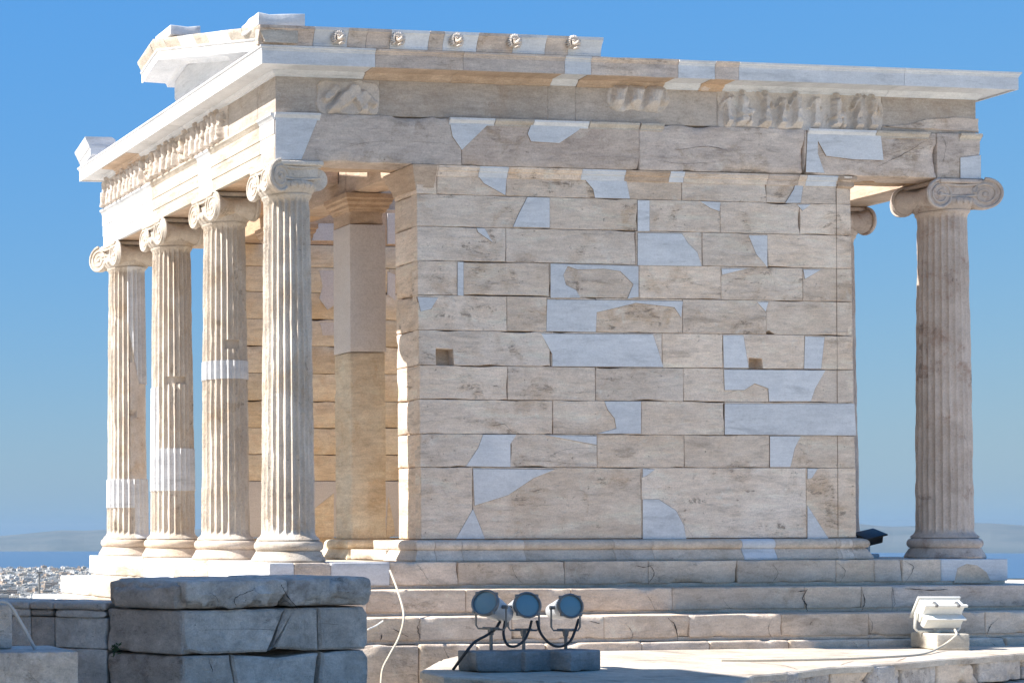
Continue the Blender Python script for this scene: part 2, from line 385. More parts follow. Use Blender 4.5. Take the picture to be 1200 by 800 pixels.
# crown moulding of the wall (anta capital) and the base moulding
def seg_sweep(mb,prof,a,b,axis,base,mats,cuts,gap=.002,noise=0,sub=.06):
    """straight run of a moulding, cut into blocks; axis 'x' (faces -Y) or 'y' (faces -X)"""
    cs=[a]+[c for c in cuts if a<c<b]+[b]
    for i in range(len(cs)-1):
        m=mats(i,(cs[i]+cs[i+1])/2) if callable(mats) else mats
        if m is None: continue
        p0,p1=cs[i]+gap,cs[i+1]-gap
        path=[(p0,base),(p1,base)] if axis=='x' else [(base,p1),(base,p0)]
        sweep(mb,prof,path,m=m,sub=sub,noise=noise,seed=i+int(a*7)%13)
cr=MB()
crp=[(-.03,3.948),(.006,3.948),(.010,3.962),(.014,3.985),(.016,4.0),(.026,4.004),(.032,4.02),(.034,4.03),(.04,4.033),(.041,4.054),(-.03,4.054)]
xA=lambda px,y=200: float(onY(px,y,YW)[0])
seg_sweep(cr,crp,1.42,6.20,'x',YW,lambda i,x:[0,0,1,0,1,2,1,0,3,0,1,0,0][i%13],[xA(v) for v in (512,560,594,680,731,783,800,898,934,943,979)],noise=.004)
crq=[(-.04,3.775),(.004,3.775),(.006,3.80),(.02,3.83),(.02,3.86),(.045,3.90),(.047,3.93),(.07,3.97),(.072,4.0),(.085,4.02),(.085,4.052),(-.04,4.052)]
sweep(cr,crq,[(1.78,.247),(1.318,.247),(1.318,YW+.02),(1.5,YW+.02)],m=2,sub=.05,noise=.006)
crr=[(-.04,3.775),(.004,3.775),(.006,3.93),(.03,3.95),(.03,4.0),(.05,4.02),(.05,4.052),(-.04,4.052)]
sweep(cr,crr,[(6.05,YW+.01),(6.21,YW+.01),(6.21,.247),(5.9,.247)],m=2,sub=.05,noise=.006)
cr.build('wall_crown',[M_old,M_new,M_rust,M_arch],temple)
bs=MB()
bp=[(-.05,0.002),(.118,.002),(.122,.02),(.108,.05),(.088,.085),(.078,.108),(.076,.112),(.066,.114),(.066,.120),(.083,.126),(.094,.145),(.097,.165),(.092,.19),(.078,.208),(.06,.216),(.03,.222),(-.05,.224)]
bcuts=[xA(v,640) for v in (537,610,715,760,864,903,974,979)]
seg_sweep(bs,bp,1.45,6.15,'x',YW+.02,lambda i,x:[0,0,0,0,0,1,0,0,0,0][i],bcuts,noise=.006)
sweep(bs,bp,[(1.745,.23),(1.34,.23),(1.34,YW+.02),(1.447,YW+.02)],m=0,sub=.04,noise=.009)
sweep(bs,bp,[(6.153,YW+.02),(6.25,YW+.02),(6.25,.4),(6.25,W+.2)],m=0,sub=.06,noise=.006)
sweep(bs,bp,[(5.78,yi+.01),(1.34,yi+.01)],m=2,sub=.1,noise=.004)
# sill between anta and pillar
rock(bs,1.24,1.72,.34,1.10,.002,.115,3,rad=.01,amp=.004,chip=.03,res=.05)
rock(bs,1.30,1.72,.34,.72,.118,.215,3,rad=.01,amp=.004,chip=.03,res=.05)
rock(bs,1.30,1.72,1.75,2.95,.002,.15,3,rad=.01,amp=.004,chip=.02,res=.08)
bs.build('wall_base',[M_step,M_new,M_tan,M_pave],temple)

# --- porch pillars
def pillar(y0,y1,seed):
    p=MB(); x0,x1=1.316,1.738
    rock(p,x0+.004,x1-.004,y0+.004,y1-.004,.22,2.297,0,None,rad=.02,amp=.006,chip=.03,res=.05,seed=seed)
    rock(p,x0,x1,y0,y1,2.303,3.715,1,None,rad=.006,amp=.001,res=.1,seed=seed+1)
    o=p.build('pillar',[M_tan,M_patch],temple)
    c=MB(); rock(c,x0+.003,x1-.003,y0+.003,y1-.003,3.72,4.03,0,None,rad=.01,amp=.003,chip=.03,res=.05,seed=seed+2)
    sweep(c,[(-.05,3.86),(.006,3.86),(.012,3.885),(.03,3.90),(.032,3.93),(.055,3.955),(.057,3.985),(.075,4.0),(.075,4.05),(-.05,4.05)],[(x0,y0),(x1,y0),(x1,y1),(x0,y1)],closed=True,sub=.05,noise=.006)
    c.build('capital',[M_rust],o)
    b=MB(); sweep(b,bp,[(x0+.01,y0+.01),(x1-.01,y0+.01),(x1-.01,y1-.01),(x0+.01,y1-.01)],closed=True,sub=.05,noise=.008); b.build('base',[M_tan],o)
pillar(1.225,1.61,3); pillar(3.05,3.435,9)
ent=MB()  # the architrave over the pillars and the porch ceiling beams
for a,b in ((.24,1.35),(1.36,2.6),(2.61,4.42)):
    rock(ent,1.34,1.72,a,b,H+.004,ZA-.02,0,None,rad=.01,amp=.003,chip=.02,res=.12,seed=int(a*9))
for a in (.62,1.52,2.42,3.32):
    rock(ent,.24,1.335,a,a+.26,H+.16,ZA-.1,0,None,rad=.01,amp=.003,chip=.02,res=.12,seed=int(a*9)+1)
ent.build('ceiling_beam',[M_rust],temple)

# --- columns
def shaft_radius(z): # entasis
    t=(z-.24)/(3.72-.24); return .268-.038*(t**1.25)
def column(ix,x0,y0,style):
    root=MB(); nz=120; na=24*9
    z=np.concatenate([np.linspace(.225,.40,10,endpoint=False),np.linspace(.40,3.62,nz-20,endpoint=False),np.linspace(3.62,3.735,10)]); ez={1:[2.0,2.205,2.33,2.43],2:[.80,1.31,1.2,2.05,2.08,2.17],3:[.62,.99,.7,1.6,2.22,2.5]}.get(ix,[])
    z=np.unique(np.concatenate([z]+[np.array([e-.0015,e+.0015]) for e in ez])); nz=len(z)
    th=np.arange(na)/na*2*math.pi
    Z,T=np.meshgrid(z,th,indexing='ij')
    R_=.268-.038*np.clip((Z-.24)/3.48,0,1)**1.25
    fl=(T*24/(2*math.pi))%1.0; a=np.abs(fl-.5)*2      # 0 mid-flute, 1 arris
    g=np.clip(1-(a/.86)**2,0,1)**.5
    endf=np.clip((Z-.27)/.05,0,1)*np.clip((3.70-Z)/.04,0,1)
    depth=np.interp(ix,[0,9],[0,0])+(.031 if style!='eroded' else .020)
    cx,cy=CAM[0]-x0,CAM[1]-y0; va=math.atan2(cy,cx)    # direction to the viewer
    phi=(T-va+math.pi)%(2*math.pi)-math.pi              # + is to the viewer's right
    u=np.sin(phi); front=np.cos(phi)>-.15
    Pn=np.stack([np.cos(T)*R_+x0*1.7,np.sin(T)*R_+y0*1.3,Z],-1)
    wear=np.clip(fbm(Pn*np.array([9,9,3.2]),ix+1,4)*1.5+.05,0,1)*.013+np.clip(fbm(Pn*np.array([22,22,14]),ix+5,2),0,1)*.007
    if style=='eroded': wear=wear*1.1+.002
    M=np.zeros(Z.shape,int); new=np.zeros(Z.shape,bool); smooth=np.zeros(Z.shape,bool); cut=np.zeros(Z.shape)
    if ix==0:
        pass
    if ix==1:
        new|=(Z>2.0)&(Z<2.205); cut+=((Z>2.33)&(Z<2.43)&(u>.02)&(u<.72)&front)*.05
    if ix==2:
        new|=(Z>.80)&(Z<1.31); new|=(u<-.72)&front&(Z<2.05)&(Z>1.2); cut+=((Z>2.08)&(Z<2.17)&(u>-.30)&(u<.75)&front)*.045
    if ix==3:
        new|=(Z>.62)&(Z<.99)&((u>-2)); new|=(u>.35)&front&(Z<.7)
        new|=front&(u>.05+np.clip((3.0-Z)/1.0,0,.9)*.75)&(Z>2.22)
        smooth|=(~new)&front&(u>.15)&(Z>.99)&(Z<2.5); wear=wear+np.where((Z>.99)&(Z<1.75),.008,0)*(1+.5*fbm(Pn*9,3,3))*np.clip((1.75-Z)/.25,0,1)
        cut+=(((Z-1.83)**2/.0016+(u-.35)**2/.03<1)&front)*.04
    r=R_-g*depth*endf
    r=np.where(new,r+.004,np.minimum(r,R_-wear*endf)-.003)
    r=np.where(smooth,R_-.010-wear*.7,r)
    r=np.where(cut>0,np.minimum(r,R_-.004-cut),r)
    r=r+np.interp(Z,[.225,.235,.262,.285],[.045,.045,.012,0])   # apophyge
    r=r+np.interp(Z,[3.69,3.705,3.72,3.735],[0,.002,.018,.018])
    v=np.stack([x0+np.cos(T)*r,y0+np.sin(T)*r,Z],-1).reshape(-1,3)
    fc=grid_faces(nz,na,cv=True,flip=True)
    mm=[]
    nw=new.reshape(-1); sm=(smooth&True).reshape(-1)
    for q in fc: mm.append(1 if nw[q[0]] else (2 if sm[q[0]] else 0))
    root.add(v,[q[::-1] for q in fc],mm,.3+.1*ix)
    c=empty('column',(0,0,0)); c.parent=temple
    main=M_col5 if style=='eroded' else M_col
    root.build('shaft',[main,M_new,M_rel if style!='eroded' else main],c,smooth=50)
    b=MB()
    prof=[(.01,.002),(.362,.002),(.368,.02),(.352,.05),(.332,.085),(.322,.108),(.310,.112),(.310,.120),(.325,.126),(.337,.145),(.340,.165),(.335,.19),(.322,.208),(.306,.216),(.290,.226),(.01,.230)]
    lathe(b,prof,(x0,y0,0),seg=64,noise=.007,ns=7,r=.2+.1*ix,caps=False)
    b.build('base',[main if style=='eroded' else M_step if ix!=0 else M_pave],c)
    return c
def spiral_disc(mb,c,n,R_=.15,th=.05,m=0,turns=2.4,flip=1):
    """a volute: thick disc with axis n, spiral ridge on both faces"""
    n=Vector(n).normalized(); up=Vector((0,0,1)); h=up.cross(n).normalized()
    M=Matrix((h,up,n)).transposed().to_4x4(); M.translation=Vector(c)
    lathe(mb,[(0.001,-th/2),(R_-.012,-th/2),(R_,-th/2+.012),(R_,th/2-.012),(R_-.012,th/2),(.001,th/2)],(0,0,0),seg=36,m=m,M=M,noise=.002,caps=False,r=.4)
    for s in (1,-1):
        pts=[];rr=[]
        for k in range(64):
            t=k/63; a=flip*(t*turns*2*math.pi)+math.pi/2; q=R_*.93*(1-t)**.9+.022
            pts.append(M@Vector((math.cos(a)*q*s,math.sin(a)*q,s*th/2))); rr.append(.012*(1-t)+.006)
        tube(mb,pts,rr,6,m)
        lathe(mb,[(.001,-.014),(.02,-.012),(.024,0),(.02,.012),(.001,.014)],(0,0,0),seg=12,m=m,M=M@Matrix.Translation((0,0,s*th/2)),caps=False)
def bolster(mb,c,axis,R_=.145,half=.24,m=0,hs=1.):
    pr=[]
    for k in range(17):
        t=-1+k/8; pr.append((R_*(.60+.40*abs(t)**1.6)+(.006 if k%4==2 else 0),t*half))
    lathe(mb,[(.001,-half)]+pr+[(.001,half)],c,seg=32,axis=axis,m=m,noise=.006,ns=9,caps=False,r=.35)
def capital(ix,x0,y0,fx,corner,parent,mat,bad=0):
    """fx=-1: front faces -X, +1: faces +X; corner: 0 or the side (-1/+1 in Y) of the return face"""
    m=MB(); zc=3.885; a=.25
    lathe(m,[(.01,3.73),(.235,3.73),(.245,3.745),(.28,3.79),(.292,3.82),(.285,3.85),(.25,3.87),(.01,3.87)],(x0,y0,0),seg=48,noise=.003,caps=False,r=.3)
    # egg pattern
    for k in range(24):
        t=k/24*2*math.pi; lathe(m,[(.001,-.03),(.016,-.015),(.02,.01),(.012,.028),(.001,.032)],(x0+math.cos(t)*.282,y0+math.sin(t)*.282,3.81),seg=8,caps=False)
    box(m,x0-.225,x0+.225,y0-.25,y0+.25,3.88,4.0,b=.015)
    rock(m,x0-.27,x0+.27,y0-.285,y0+.285,4.005,4.054,rad=.016,amp=.004,res=.05,seed=ix)
    def C(dx,dy,z=zc): return (x0+dx,y0+dy,z)
    def canal(px,py,qx,qy):
        for dz,rr in ((.112,.016),(-.005,.013)):
            tube(m,spline([(x0+px,y0+py,zc+dz+.005),(x0+(px+qx)/2,y0+(py+qy)/2,zc+dz-.012),(x0+qx,y0+qy,zc+dz+.005)],8),rr,6)
    if not corner:
        for s in (-1,1):
            bolster(m,C(0,s*a),'x')
            for f in (-1,1): spiral_disc(m,C(f*.235,s*a),(f,0,0),.15,.03,flip=s*f)
        for f in (-1,1): canal(f*.245,-a,f*.245,a)
    else:
        s=corner
        # inner volute of the front face
        bolster(m,C(0,-s*a),'x'); spiral_disc(m,C(fx*.235,-s*a),(fx,0,0),.15,.03,flip=-s*fx); spiral_disc(m,C(-fx*.235,-s*a),(-fx,0,0),.15,.03)
        # inner volute of the return face
        bolster(m,C(-fx*a,.04 if ix==0 else 0),'y',R_=.115 if ix==0 else .145,half=.2 if ix==0 else .24)
        if ix!=0: spiral_disc(m,C(-fx*a,s*.235),(0,s,0),.15,.03,flip=1)
        spiral_disc(m,C(-fx*a,-s*.235),(0,-s,0),.15,.03)
        canal(fx*.245,-s*a,fx*.26,s*.2); canal(-fx*a,s*.245,fx*.2,s*.26)
        # the outer corner volute, bent out on the diagonal
        ox=.21 if ix==0 else .25
        if s<0:
            spiral_disc(m,C(fx*ox,s*.265),(-fx*.42,s*.90,0),.158,.06,flip=fx*s); spiral_disc(m,C(fx*.27,s*.15),(fx*.99,-s*.1,0),.13,.05,flip=-fx*s)
        else:
            spiral_disc(m,C(fx*.265,s*.25),(fx*.90,-s*.42,0),.158,.06,flip=-fx*s); spiral_disc(m,C(fx*.15,s*.27),(-fx*.1,s*.99,0),.13,.05,flip=fx*s)
        tube(m,[C(fx*.10,s*.10,zc+.05),C(fx*.22,s*.22,zc+.03)],.09,10)
    m.build('capital',[mat],parent)
random.seed(5)
cols=[(0,0,0,'n',-1,-1),(1,0,S,'n',-1,0),(2,0,2*S,'n',-1,0),(3,0,3*S,'n',-1,1),
      (4,L,0,'eroded',1,-1),(5,L,S,'eroded',1,0),(6,L,2*S,'eroded',1,0),(7,L,3*S,'eroded',1,1)]
for ix,x,y,st,fx,co in cols:
    c=column(ix,x,y,st); capital(ix,x,y,fx,co,c,M_col5 if st=='eroded' else (M_col if ix else M_col))

# --- architrave
ar=MB(); NB=-YA
core2=[(-YA+.02,YA-.0,-YA+.02,W+YA-.02),(L-YA,L+YA-.02,-YA+.02,W+YA-.02)]
XJ=[xA(v,160) for v in (541,749,943,1099)]
def aX(px,y=160): return float(onY(px,y,-YA)[0])
XJ=[aX(541),aX(749),aX(943),aX(1098)]
xs=[-YA]+XJ+[L+YA]
# camera side beams, full height blocks
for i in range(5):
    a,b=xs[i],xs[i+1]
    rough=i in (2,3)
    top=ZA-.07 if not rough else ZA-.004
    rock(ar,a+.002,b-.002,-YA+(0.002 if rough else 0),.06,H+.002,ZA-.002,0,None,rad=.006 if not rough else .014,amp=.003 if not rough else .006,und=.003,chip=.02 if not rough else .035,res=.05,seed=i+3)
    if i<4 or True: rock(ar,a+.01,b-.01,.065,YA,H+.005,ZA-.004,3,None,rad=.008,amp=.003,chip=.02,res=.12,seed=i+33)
# new inserts
for q in ([(322.5,133),(375,133),(353,187.5),(322.5,187.5)],[(526,138.5),(579,139),(541,176),(530,160)],[(624,142),(689,143),(675,155),(655,168),(622,166),(618,157)],
          [(946,153),(1025,155),(1032,160),(1035,188),(1000,187),(968,183),(958,165),(958,180),(966,203),(944,202)],[(1125,185),(1149,182),(1149,210),(1125,209)]):
    w=wpoly(q,-YA); plate(ar,grow(w,.003),fY(-YA),.0045,.02,.001,4,.5,.05,0); plate(ar,w,fY(-YA),.0068,.02,.002,1,.5,.05,0)
# crown moulding on the camera side, surviving in pieces
acp=[(-.02,ZA-.072),(.004,ZA-.072),(.006,ZA-.055),(.012,ZA-.05),(.02,ZA-.035),(.03,ZA-.026),(.032,ZA-.004),(-.02,ZA-.004)]
for a,b,m in ((-YA-.0,aX(375,135),1),(aX(526,140),aX(579,140),1),(aX(579.5,140),aX(624,140),2),(aX(624.5,140),aX(689,140),1),(aX(690,140),aX(748,140),2),(aX(750,145),aX(777,145),2),(aX(946,153),aX(1025,155),1),(aX(1025.5,155),aX(1088,155),2),(aX(1124,158),L+YA,2)):
    sweep(ar,acp,[(a,-YA),(b-.003,-YA)],m=5 if m==2 else m,sub=.05,noise=.003 if m==2 else 0)
sweep(ar,acp,[(L+YA,-YA),(L+YA,.5)],m=2,sub=.05,noise=.003)
# front beams with three fasciae
fp=[(-.05,H+.002),(0,H+.002),(0,H+.135),(.008,H+.138),(.008,H+.272),(.016,H+.275),(.016,ZA-.074),(.02,ZA-.07),(.03,ZA-.045),(.048,ZA-.026),(.05,ZA-.004),(-.05,ZA-.004)]
fp=[(o-.014,z) for o,z in fp]
ys=[-YA,S*.62,S*1.5,2*S,W+YA]
fm=[1,2,0,1]
for i,(a,b) in enumerate(((-YA+.001,.10),(.10,1.35),(1.35,1.72),(1.72,3.12),(3.12,W+YA))):
    sweep(ar,fp,[(-YA,b-.002),(-YA,a+.002)],m=[1,5,1,5,1][i],sub=.05,noise=[0,.003,0,.003,.001][i])
for a,b in ((-YA+.05,S),(S,2*S),(2*S,W+YA-.03)):
    rock(ar,-YA+.03,YA,a+.004,b-.004,H+.003,ZA-.006,3,None,rad=.008,amp=.003,chip=.02,res=.15,seed=int(a*9)+50)
for a,b in ((.07,S),(S,2*S),(2*S,W+YA)):
    rock(ar,L-YA,L+YA-.002,a+.004,b-.004,H+.003,ZA-.006,3,None,rad=.01,amp=.004,chip=.03,res=.12,seed=int(a*9)+70)
for a,b in ((-YA+.5,2.),(2.,4.),(4.,6.),(6.,L-YA-.01)):
    rock(ar,a+.004,b-.004,W-YA,W+YA-.003,H+.004,ZA-.004,3,None,rad=.008,amp=.003,res=.2,seed=int(a*9)+90)
ar.build('architrave',[M_arch,M_new,M_rust,M_rust,M_seam,M_pave],temple)

# --- frieze
fr=MB(); YF=-.212
fx_=lambda px: float(onY(px,110,YF)[0])
for i,(a,b) in enumerate(((-.212,fx_(445)),(fx_(445),fx_(642)),(fx_(642),fx_(674)),(fx_(674),fx_(840)),(fx_(840),fx_(1033)),(fx_(1033),L+.212))):
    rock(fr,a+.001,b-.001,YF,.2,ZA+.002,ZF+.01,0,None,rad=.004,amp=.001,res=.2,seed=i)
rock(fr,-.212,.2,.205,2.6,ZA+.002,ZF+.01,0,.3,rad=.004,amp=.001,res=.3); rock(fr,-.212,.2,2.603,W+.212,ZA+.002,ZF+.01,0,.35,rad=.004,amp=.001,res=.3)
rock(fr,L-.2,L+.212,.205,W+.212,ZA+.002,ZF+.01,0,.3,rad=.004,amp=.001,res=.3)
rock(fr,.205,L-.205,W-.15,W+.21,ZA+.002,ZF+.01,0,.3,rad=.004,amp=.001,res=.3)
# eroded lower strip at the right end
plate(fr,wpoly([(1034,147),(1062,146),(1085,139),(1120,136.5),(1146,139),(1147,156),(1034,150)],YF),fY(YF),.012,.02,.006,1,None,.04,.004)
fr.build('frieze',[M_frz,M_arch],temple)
def blur(h,k=1):
    for _ in range(k):
        h=(h+np.roll(h,1,0)+np.roll(h,-1,0)+np.roll(h,1,1)+np.roll(h,-1,1))/5
    return h
def caps(Uu,Vv,cl,seed):
    h=np.full(Uu.shape,-1.)
    wx=Uu+fbm(np.stack([Uu*14,Vv*14,Uu*0+seed],-1),seed,2)*.012; wy=Vv+fbm(np.stack([Uu*14+9,Vv*14,Uu*0+seed],-1),seed+1,2)*.012
    for (x0,y0,r0,x1,y1,r1,zz,el) in cl:
        dx,dy=x1-x0,y1-y0; t=np.clip(((wx-x0)*dx+(wy-y0)*dy)/max(1e-6,dx*dx+dy*dy),0,1)
        d=np.hypot(wx-x0-dx*t,wy-y0-dy*t); r=r0+(r1-r0)*t
        h=np.maximum(h,zz+np.sqrt(np.clip(r*r-d*d,0,None))*el-(d>r)*9)
    return h
def figure(u,v,h,kind,rs):
    """standing or seated draped figure as limbs (u,v,radius ...)"""
    s=h; o=[]
    ln=rs.uniform(-.04,.04)*s
    if kind=='stand':
        o.append((u,v+.02*s,.135*s,u+ln*.5,v+.48*s,.085*s,.0,1.1))
        for k in range(3): x=u+(-.07+.07*k)*s; o.append((x,v,.035*s,x*.6+u*.4,v+.45*s,.02*s,.115*s,.9))
        o.append((u+ln*.5,v+.5*s,.10*s,u+ln,v+.76*s,.115*s,.0,1.1))
        if rs.random()<.75: o.append((u+ln*1.2,v+.90*s,.065*s,u+ln*1.2,v+.93*s,.07*s,.0,1.2))
        sd=rs.choice((-1,1)); o.append((u+ln+sd*.11*s,v+.76*s,.04*s,u+ln+sd*.2*s,v+.52*s,.035*s,.03*s,1.2))
        if rs.random()<.6: o.append((u+ln-sd*.1*s,v+.75*s,.04*s,u+ln-sd*.22*s,v+(.9 if rs.random()<.3 else .58)*s,.03*s,.03*s,1.2))
    else:
        o.append((u,v+.3*s,.12*s,u+.03*s,v+.7*s,.12*s,0,1.1)); o.append((u,v+.32*s,.11*s,u+.24*s,v+.36*s,.09*s,.03*s,1.1)); o.append((u+.24*s,v+.36*s,.08*s,u+.24*s,v+.02*s,.07*s,.02*s,1.1))
        o.append((u-.02*s,v+.05*s,.13*s,u+.05*s,v+.15*s,.14*s,0,.9)); o.append((u+.04*s,v+.86*s,.065*s,u+.04*s,v+.9*s,.07*s,0,1.2))
    return o
def relief(mb,fr_,u0,u1,v0,v1,cl,res,edge,seed,gain=1.,m=0,ero=.008,mask=None):
    nu=int((u1-u0)/res)+2; nv=int((v1-v0)/res)+2
    Uu,Vv=np.meshgrid(np.linspace(u0,u1,nu),np.linspace(v0,v1,nv),indexing='ij')
    h=np.clip(caps(Uu,Vv,cl,seed),0,None)
    h=blur(h,1)*gain+np.abs(fbm(np.stack([Uu*30,Vv*22,Uu*0],-1),seed+4,3))*ero+edge
    P3=np.stack([Uu*26,Vv*7,Uu*0+3],-1); h=h+(h>edge+.02)*(fbm(P3,seed+8,2)*.008+.0045*np.sin(Uu*210+fbm(P3*.4,seed+1,2)*5))
    if mask is not None:
        d=mask(Uu,Vv)+fbm(np.stack([Uu*9,Vv*9,Uu*0],-1),seed+2,3)*.03; h=np.where(d>0,np.minimum(h,.002+np.clip(d,0,1)*1.2),-.01)
    else:
        e=np.minimum(np.minimum(Uu-u0,u1-Uu),np.minimum(Vv-v0,v1-Vv)); h=np.where(e<=1e-6,-.004,h)
    O,U,V,N=[np.array(q,float) for q in fr_]
    v=O+Uu[...,None]*U+Vv[...,None]*V+h[...,None]*N
    mb.add(v.reshape(-1,3),grid_faces(nu,nv,flip=not(np.dot(np.cross(U,V),N)>0)),m,.4)
rs=random.Random(11)
FRP=[]
zb=ZA+.012
# front frieze: a row of small draped figures
cl=[]; y=1.06; k=0
while y<W+.12:
    kd='seat' if k in (7,13) else 'stand'
    cl+=figure(y,zb+.01,rs.uniform(.33,.385),kd,rs); y+=(.25 if kd=='seat' else rs.uniform(.125,.19)); k+=1
    if k in (11,): y+=.05
c1=[c for c in cl if c[0]<2.62]; c2=[c for c in cl if c[0]>2.55]
FR=MB(); relief(FR,fX(-.214),.93,2.62,ZA+.004,ZF-.004,c1,.0062,.008,3,1.7,0); FRP.append(FR)
FR=MB(); relief(FR,fX(-.214),2.64,W+.205,ZA+.004,ZF-.004,c2,.0062,.008,4,1.7,0); FRP.append(FR)
# camera-side fragments
def box_mask(u0,u1,v0,v1,r=.06):
    def f(U,V):
        cu,cv=(u0+u1)/2,(v0+v1)/2; dx=np.abs(U-cu)-(u1-u0)/2+r; dy=np.abs(V-cv)-(v1-v0)/2+r
        return r-np.hypot(np.clip(dx,0,None),np.clip(dy,0,None))
    return f
def frag(pa,pb,ya,yb,cl,seed,mat=0,r=.06,gain=1.9):
    a=onY(pa,yb,YF);b=onY(pb,ya,YF); u0,u1,v0,v1=a[0],b[0],a[2],b[2]
    FR=MB(); FRP.append(FR); relief(FR,fY(YF),u0-.02,u1+.02,v0-.02,min(v1+.02,ZF),[(u0+(u1-u0)*c[0],v0+c[1]*(v1-v0),c[2],u0+(u1-u0)*c[3],v0+c[4]*(v1-v0),c[5],c[6],c[7]) for c in cl],.009,.014,seed,gain,mat,.006,box_mask(u0,u1,v0,min(v1,ZF-.003),r))
frag(370,443,97,134,[(.25,.1,.05,.45,.5,.07,0,.7),(.45,.5,.07,.6,.75,.06,0,.7),(.6,.7,.06,.75,.2,.05,0,.7),(.75,.6,.05,.92,.35,.04,0,.7),(.15,.5,.05,.3,.75,.05,0,.6)],21,r=.05)
frag(711,783,98,129,[(.15,.3,.07,.2,.8,.07,0,.6),(.4,.2,.08,.45,.8,.08,0,.6),(.7,.2,.08,.75,.75,.08,0,.6),(.9,.4,.06,.9,.7,.06,0,.6)],22,mat=0,r=.12)
a=onY(841,149,YF);b=onY(1033,105,YF); u0,u1,v0,v1=a[0],b[0],a[2],min(b[2],ZF-.003)
rs=random.Random(31); cl=[]; u=u0+.10; k=0
while u<u1-.05:
    kd='seat' if k in (1,6) else 'stand'; cl+=figure(u,v0+.03,rs.uniform(.33,.39),kd,rs); u+=.27 if kd=='seat' else rs.uniform(.13,.24); k+=1
FR=MB(); FRP.append(FR); relief(FR,fY(YF),u0-.02,u1+.02,v0-.01,v1+.003,cl,.0065,.010,23,1.7,0,.008,box_mask(u0,u1,v0,v1,.06))
for q in FRP: q.build('relief',[M_rel],temple,smooth=60)

# --- cornice (horizontal geison)
OUT=.262
gp=[(-.02,4.915),(.012,4.915),(.016,4.93),(.03,4.938),(.045,4.955),(.05,4.972),(OUT-.02,4.982),(OUT-.018,4.966),(OUT-.003,4.966),(OUT-.003,5.098),(OUT+.002,5.102),(OUT+.006,5.118),(OUT+.018,5.128),(OUT+.02,5.146),(-.3,5.150),(-.3,4.915)]
co=MB(); gy=-.212
def gX(px): return float(onY(px,62,-.474)[0])
gcut=[gX(440),gX(543),gX(662),gX(693),gX(795),gX(838),gX(866),gX(1060)]
gm=[0,1,1,0,2,0,2,0,0]
xs=[-.2]+gcut+[L+.2]
def gseg(a,b,m,nz,sub=.05):
    sweep(co,gp,[(a+.002,gy),(b-.002,gy)],m=m,sub=sub,noise=nz,seed=int(a*5)+3)
    if m in (1,2): # rusty soffit course
        sweep(co,[(-.018,4.908),(.016,4.908),(.022,4.93),(.036,4.938),(.052,4.952),(.058,4.968),(OUT-.03,4.976),(OUT-.03,4.99),(-.018,4.99)],[(a+.003,gy),(b-.003,gy)],m=3,sub=.05,noise=.003)
for i in range(1,len(xs)-2): gseg(xs[i],xs[i+1],gm[i],[0,.006,.006,0,.016,0,.016,0,0][i])
# mitred corners: near left with the front run, near right
sweep(co,gp,[(-.212,gy+1.55),(-.212,gy),(xs[1]-.002,gy)],m=0)
sweep(co,gp,[(xs[-2]+.002,gy),(L+.212,gy),(L+.212,W+.212),(4.,W+.212),(1.,W+.212)],m=0)
for a,b,m,n in ((gy+1.556,2.1,0,0),(2.105,2.9,0,.001),(2.905,3.95,0,.002)): sweep(co,gp,[(-.212,b),(-.212,a)],m=m,noise=n,sub=.06)
sweep(co,gp,[(1.,W+.212),(-.212,W+.212),(-.212,3.953)],m=0)
sweep(co,[(-.018,4.905),(.018,4.905),(.03,4.938),(.058,4.966),(OUT-.05,4.974),(OUT-.05,4.99),(-.018,4.99)],[(-.212,4.4),(-.212,3.5)],m=3,sub=.05,noise=.003)
co.build('cornice',[M_new,M_arch,M_arch,M_rust],temple)

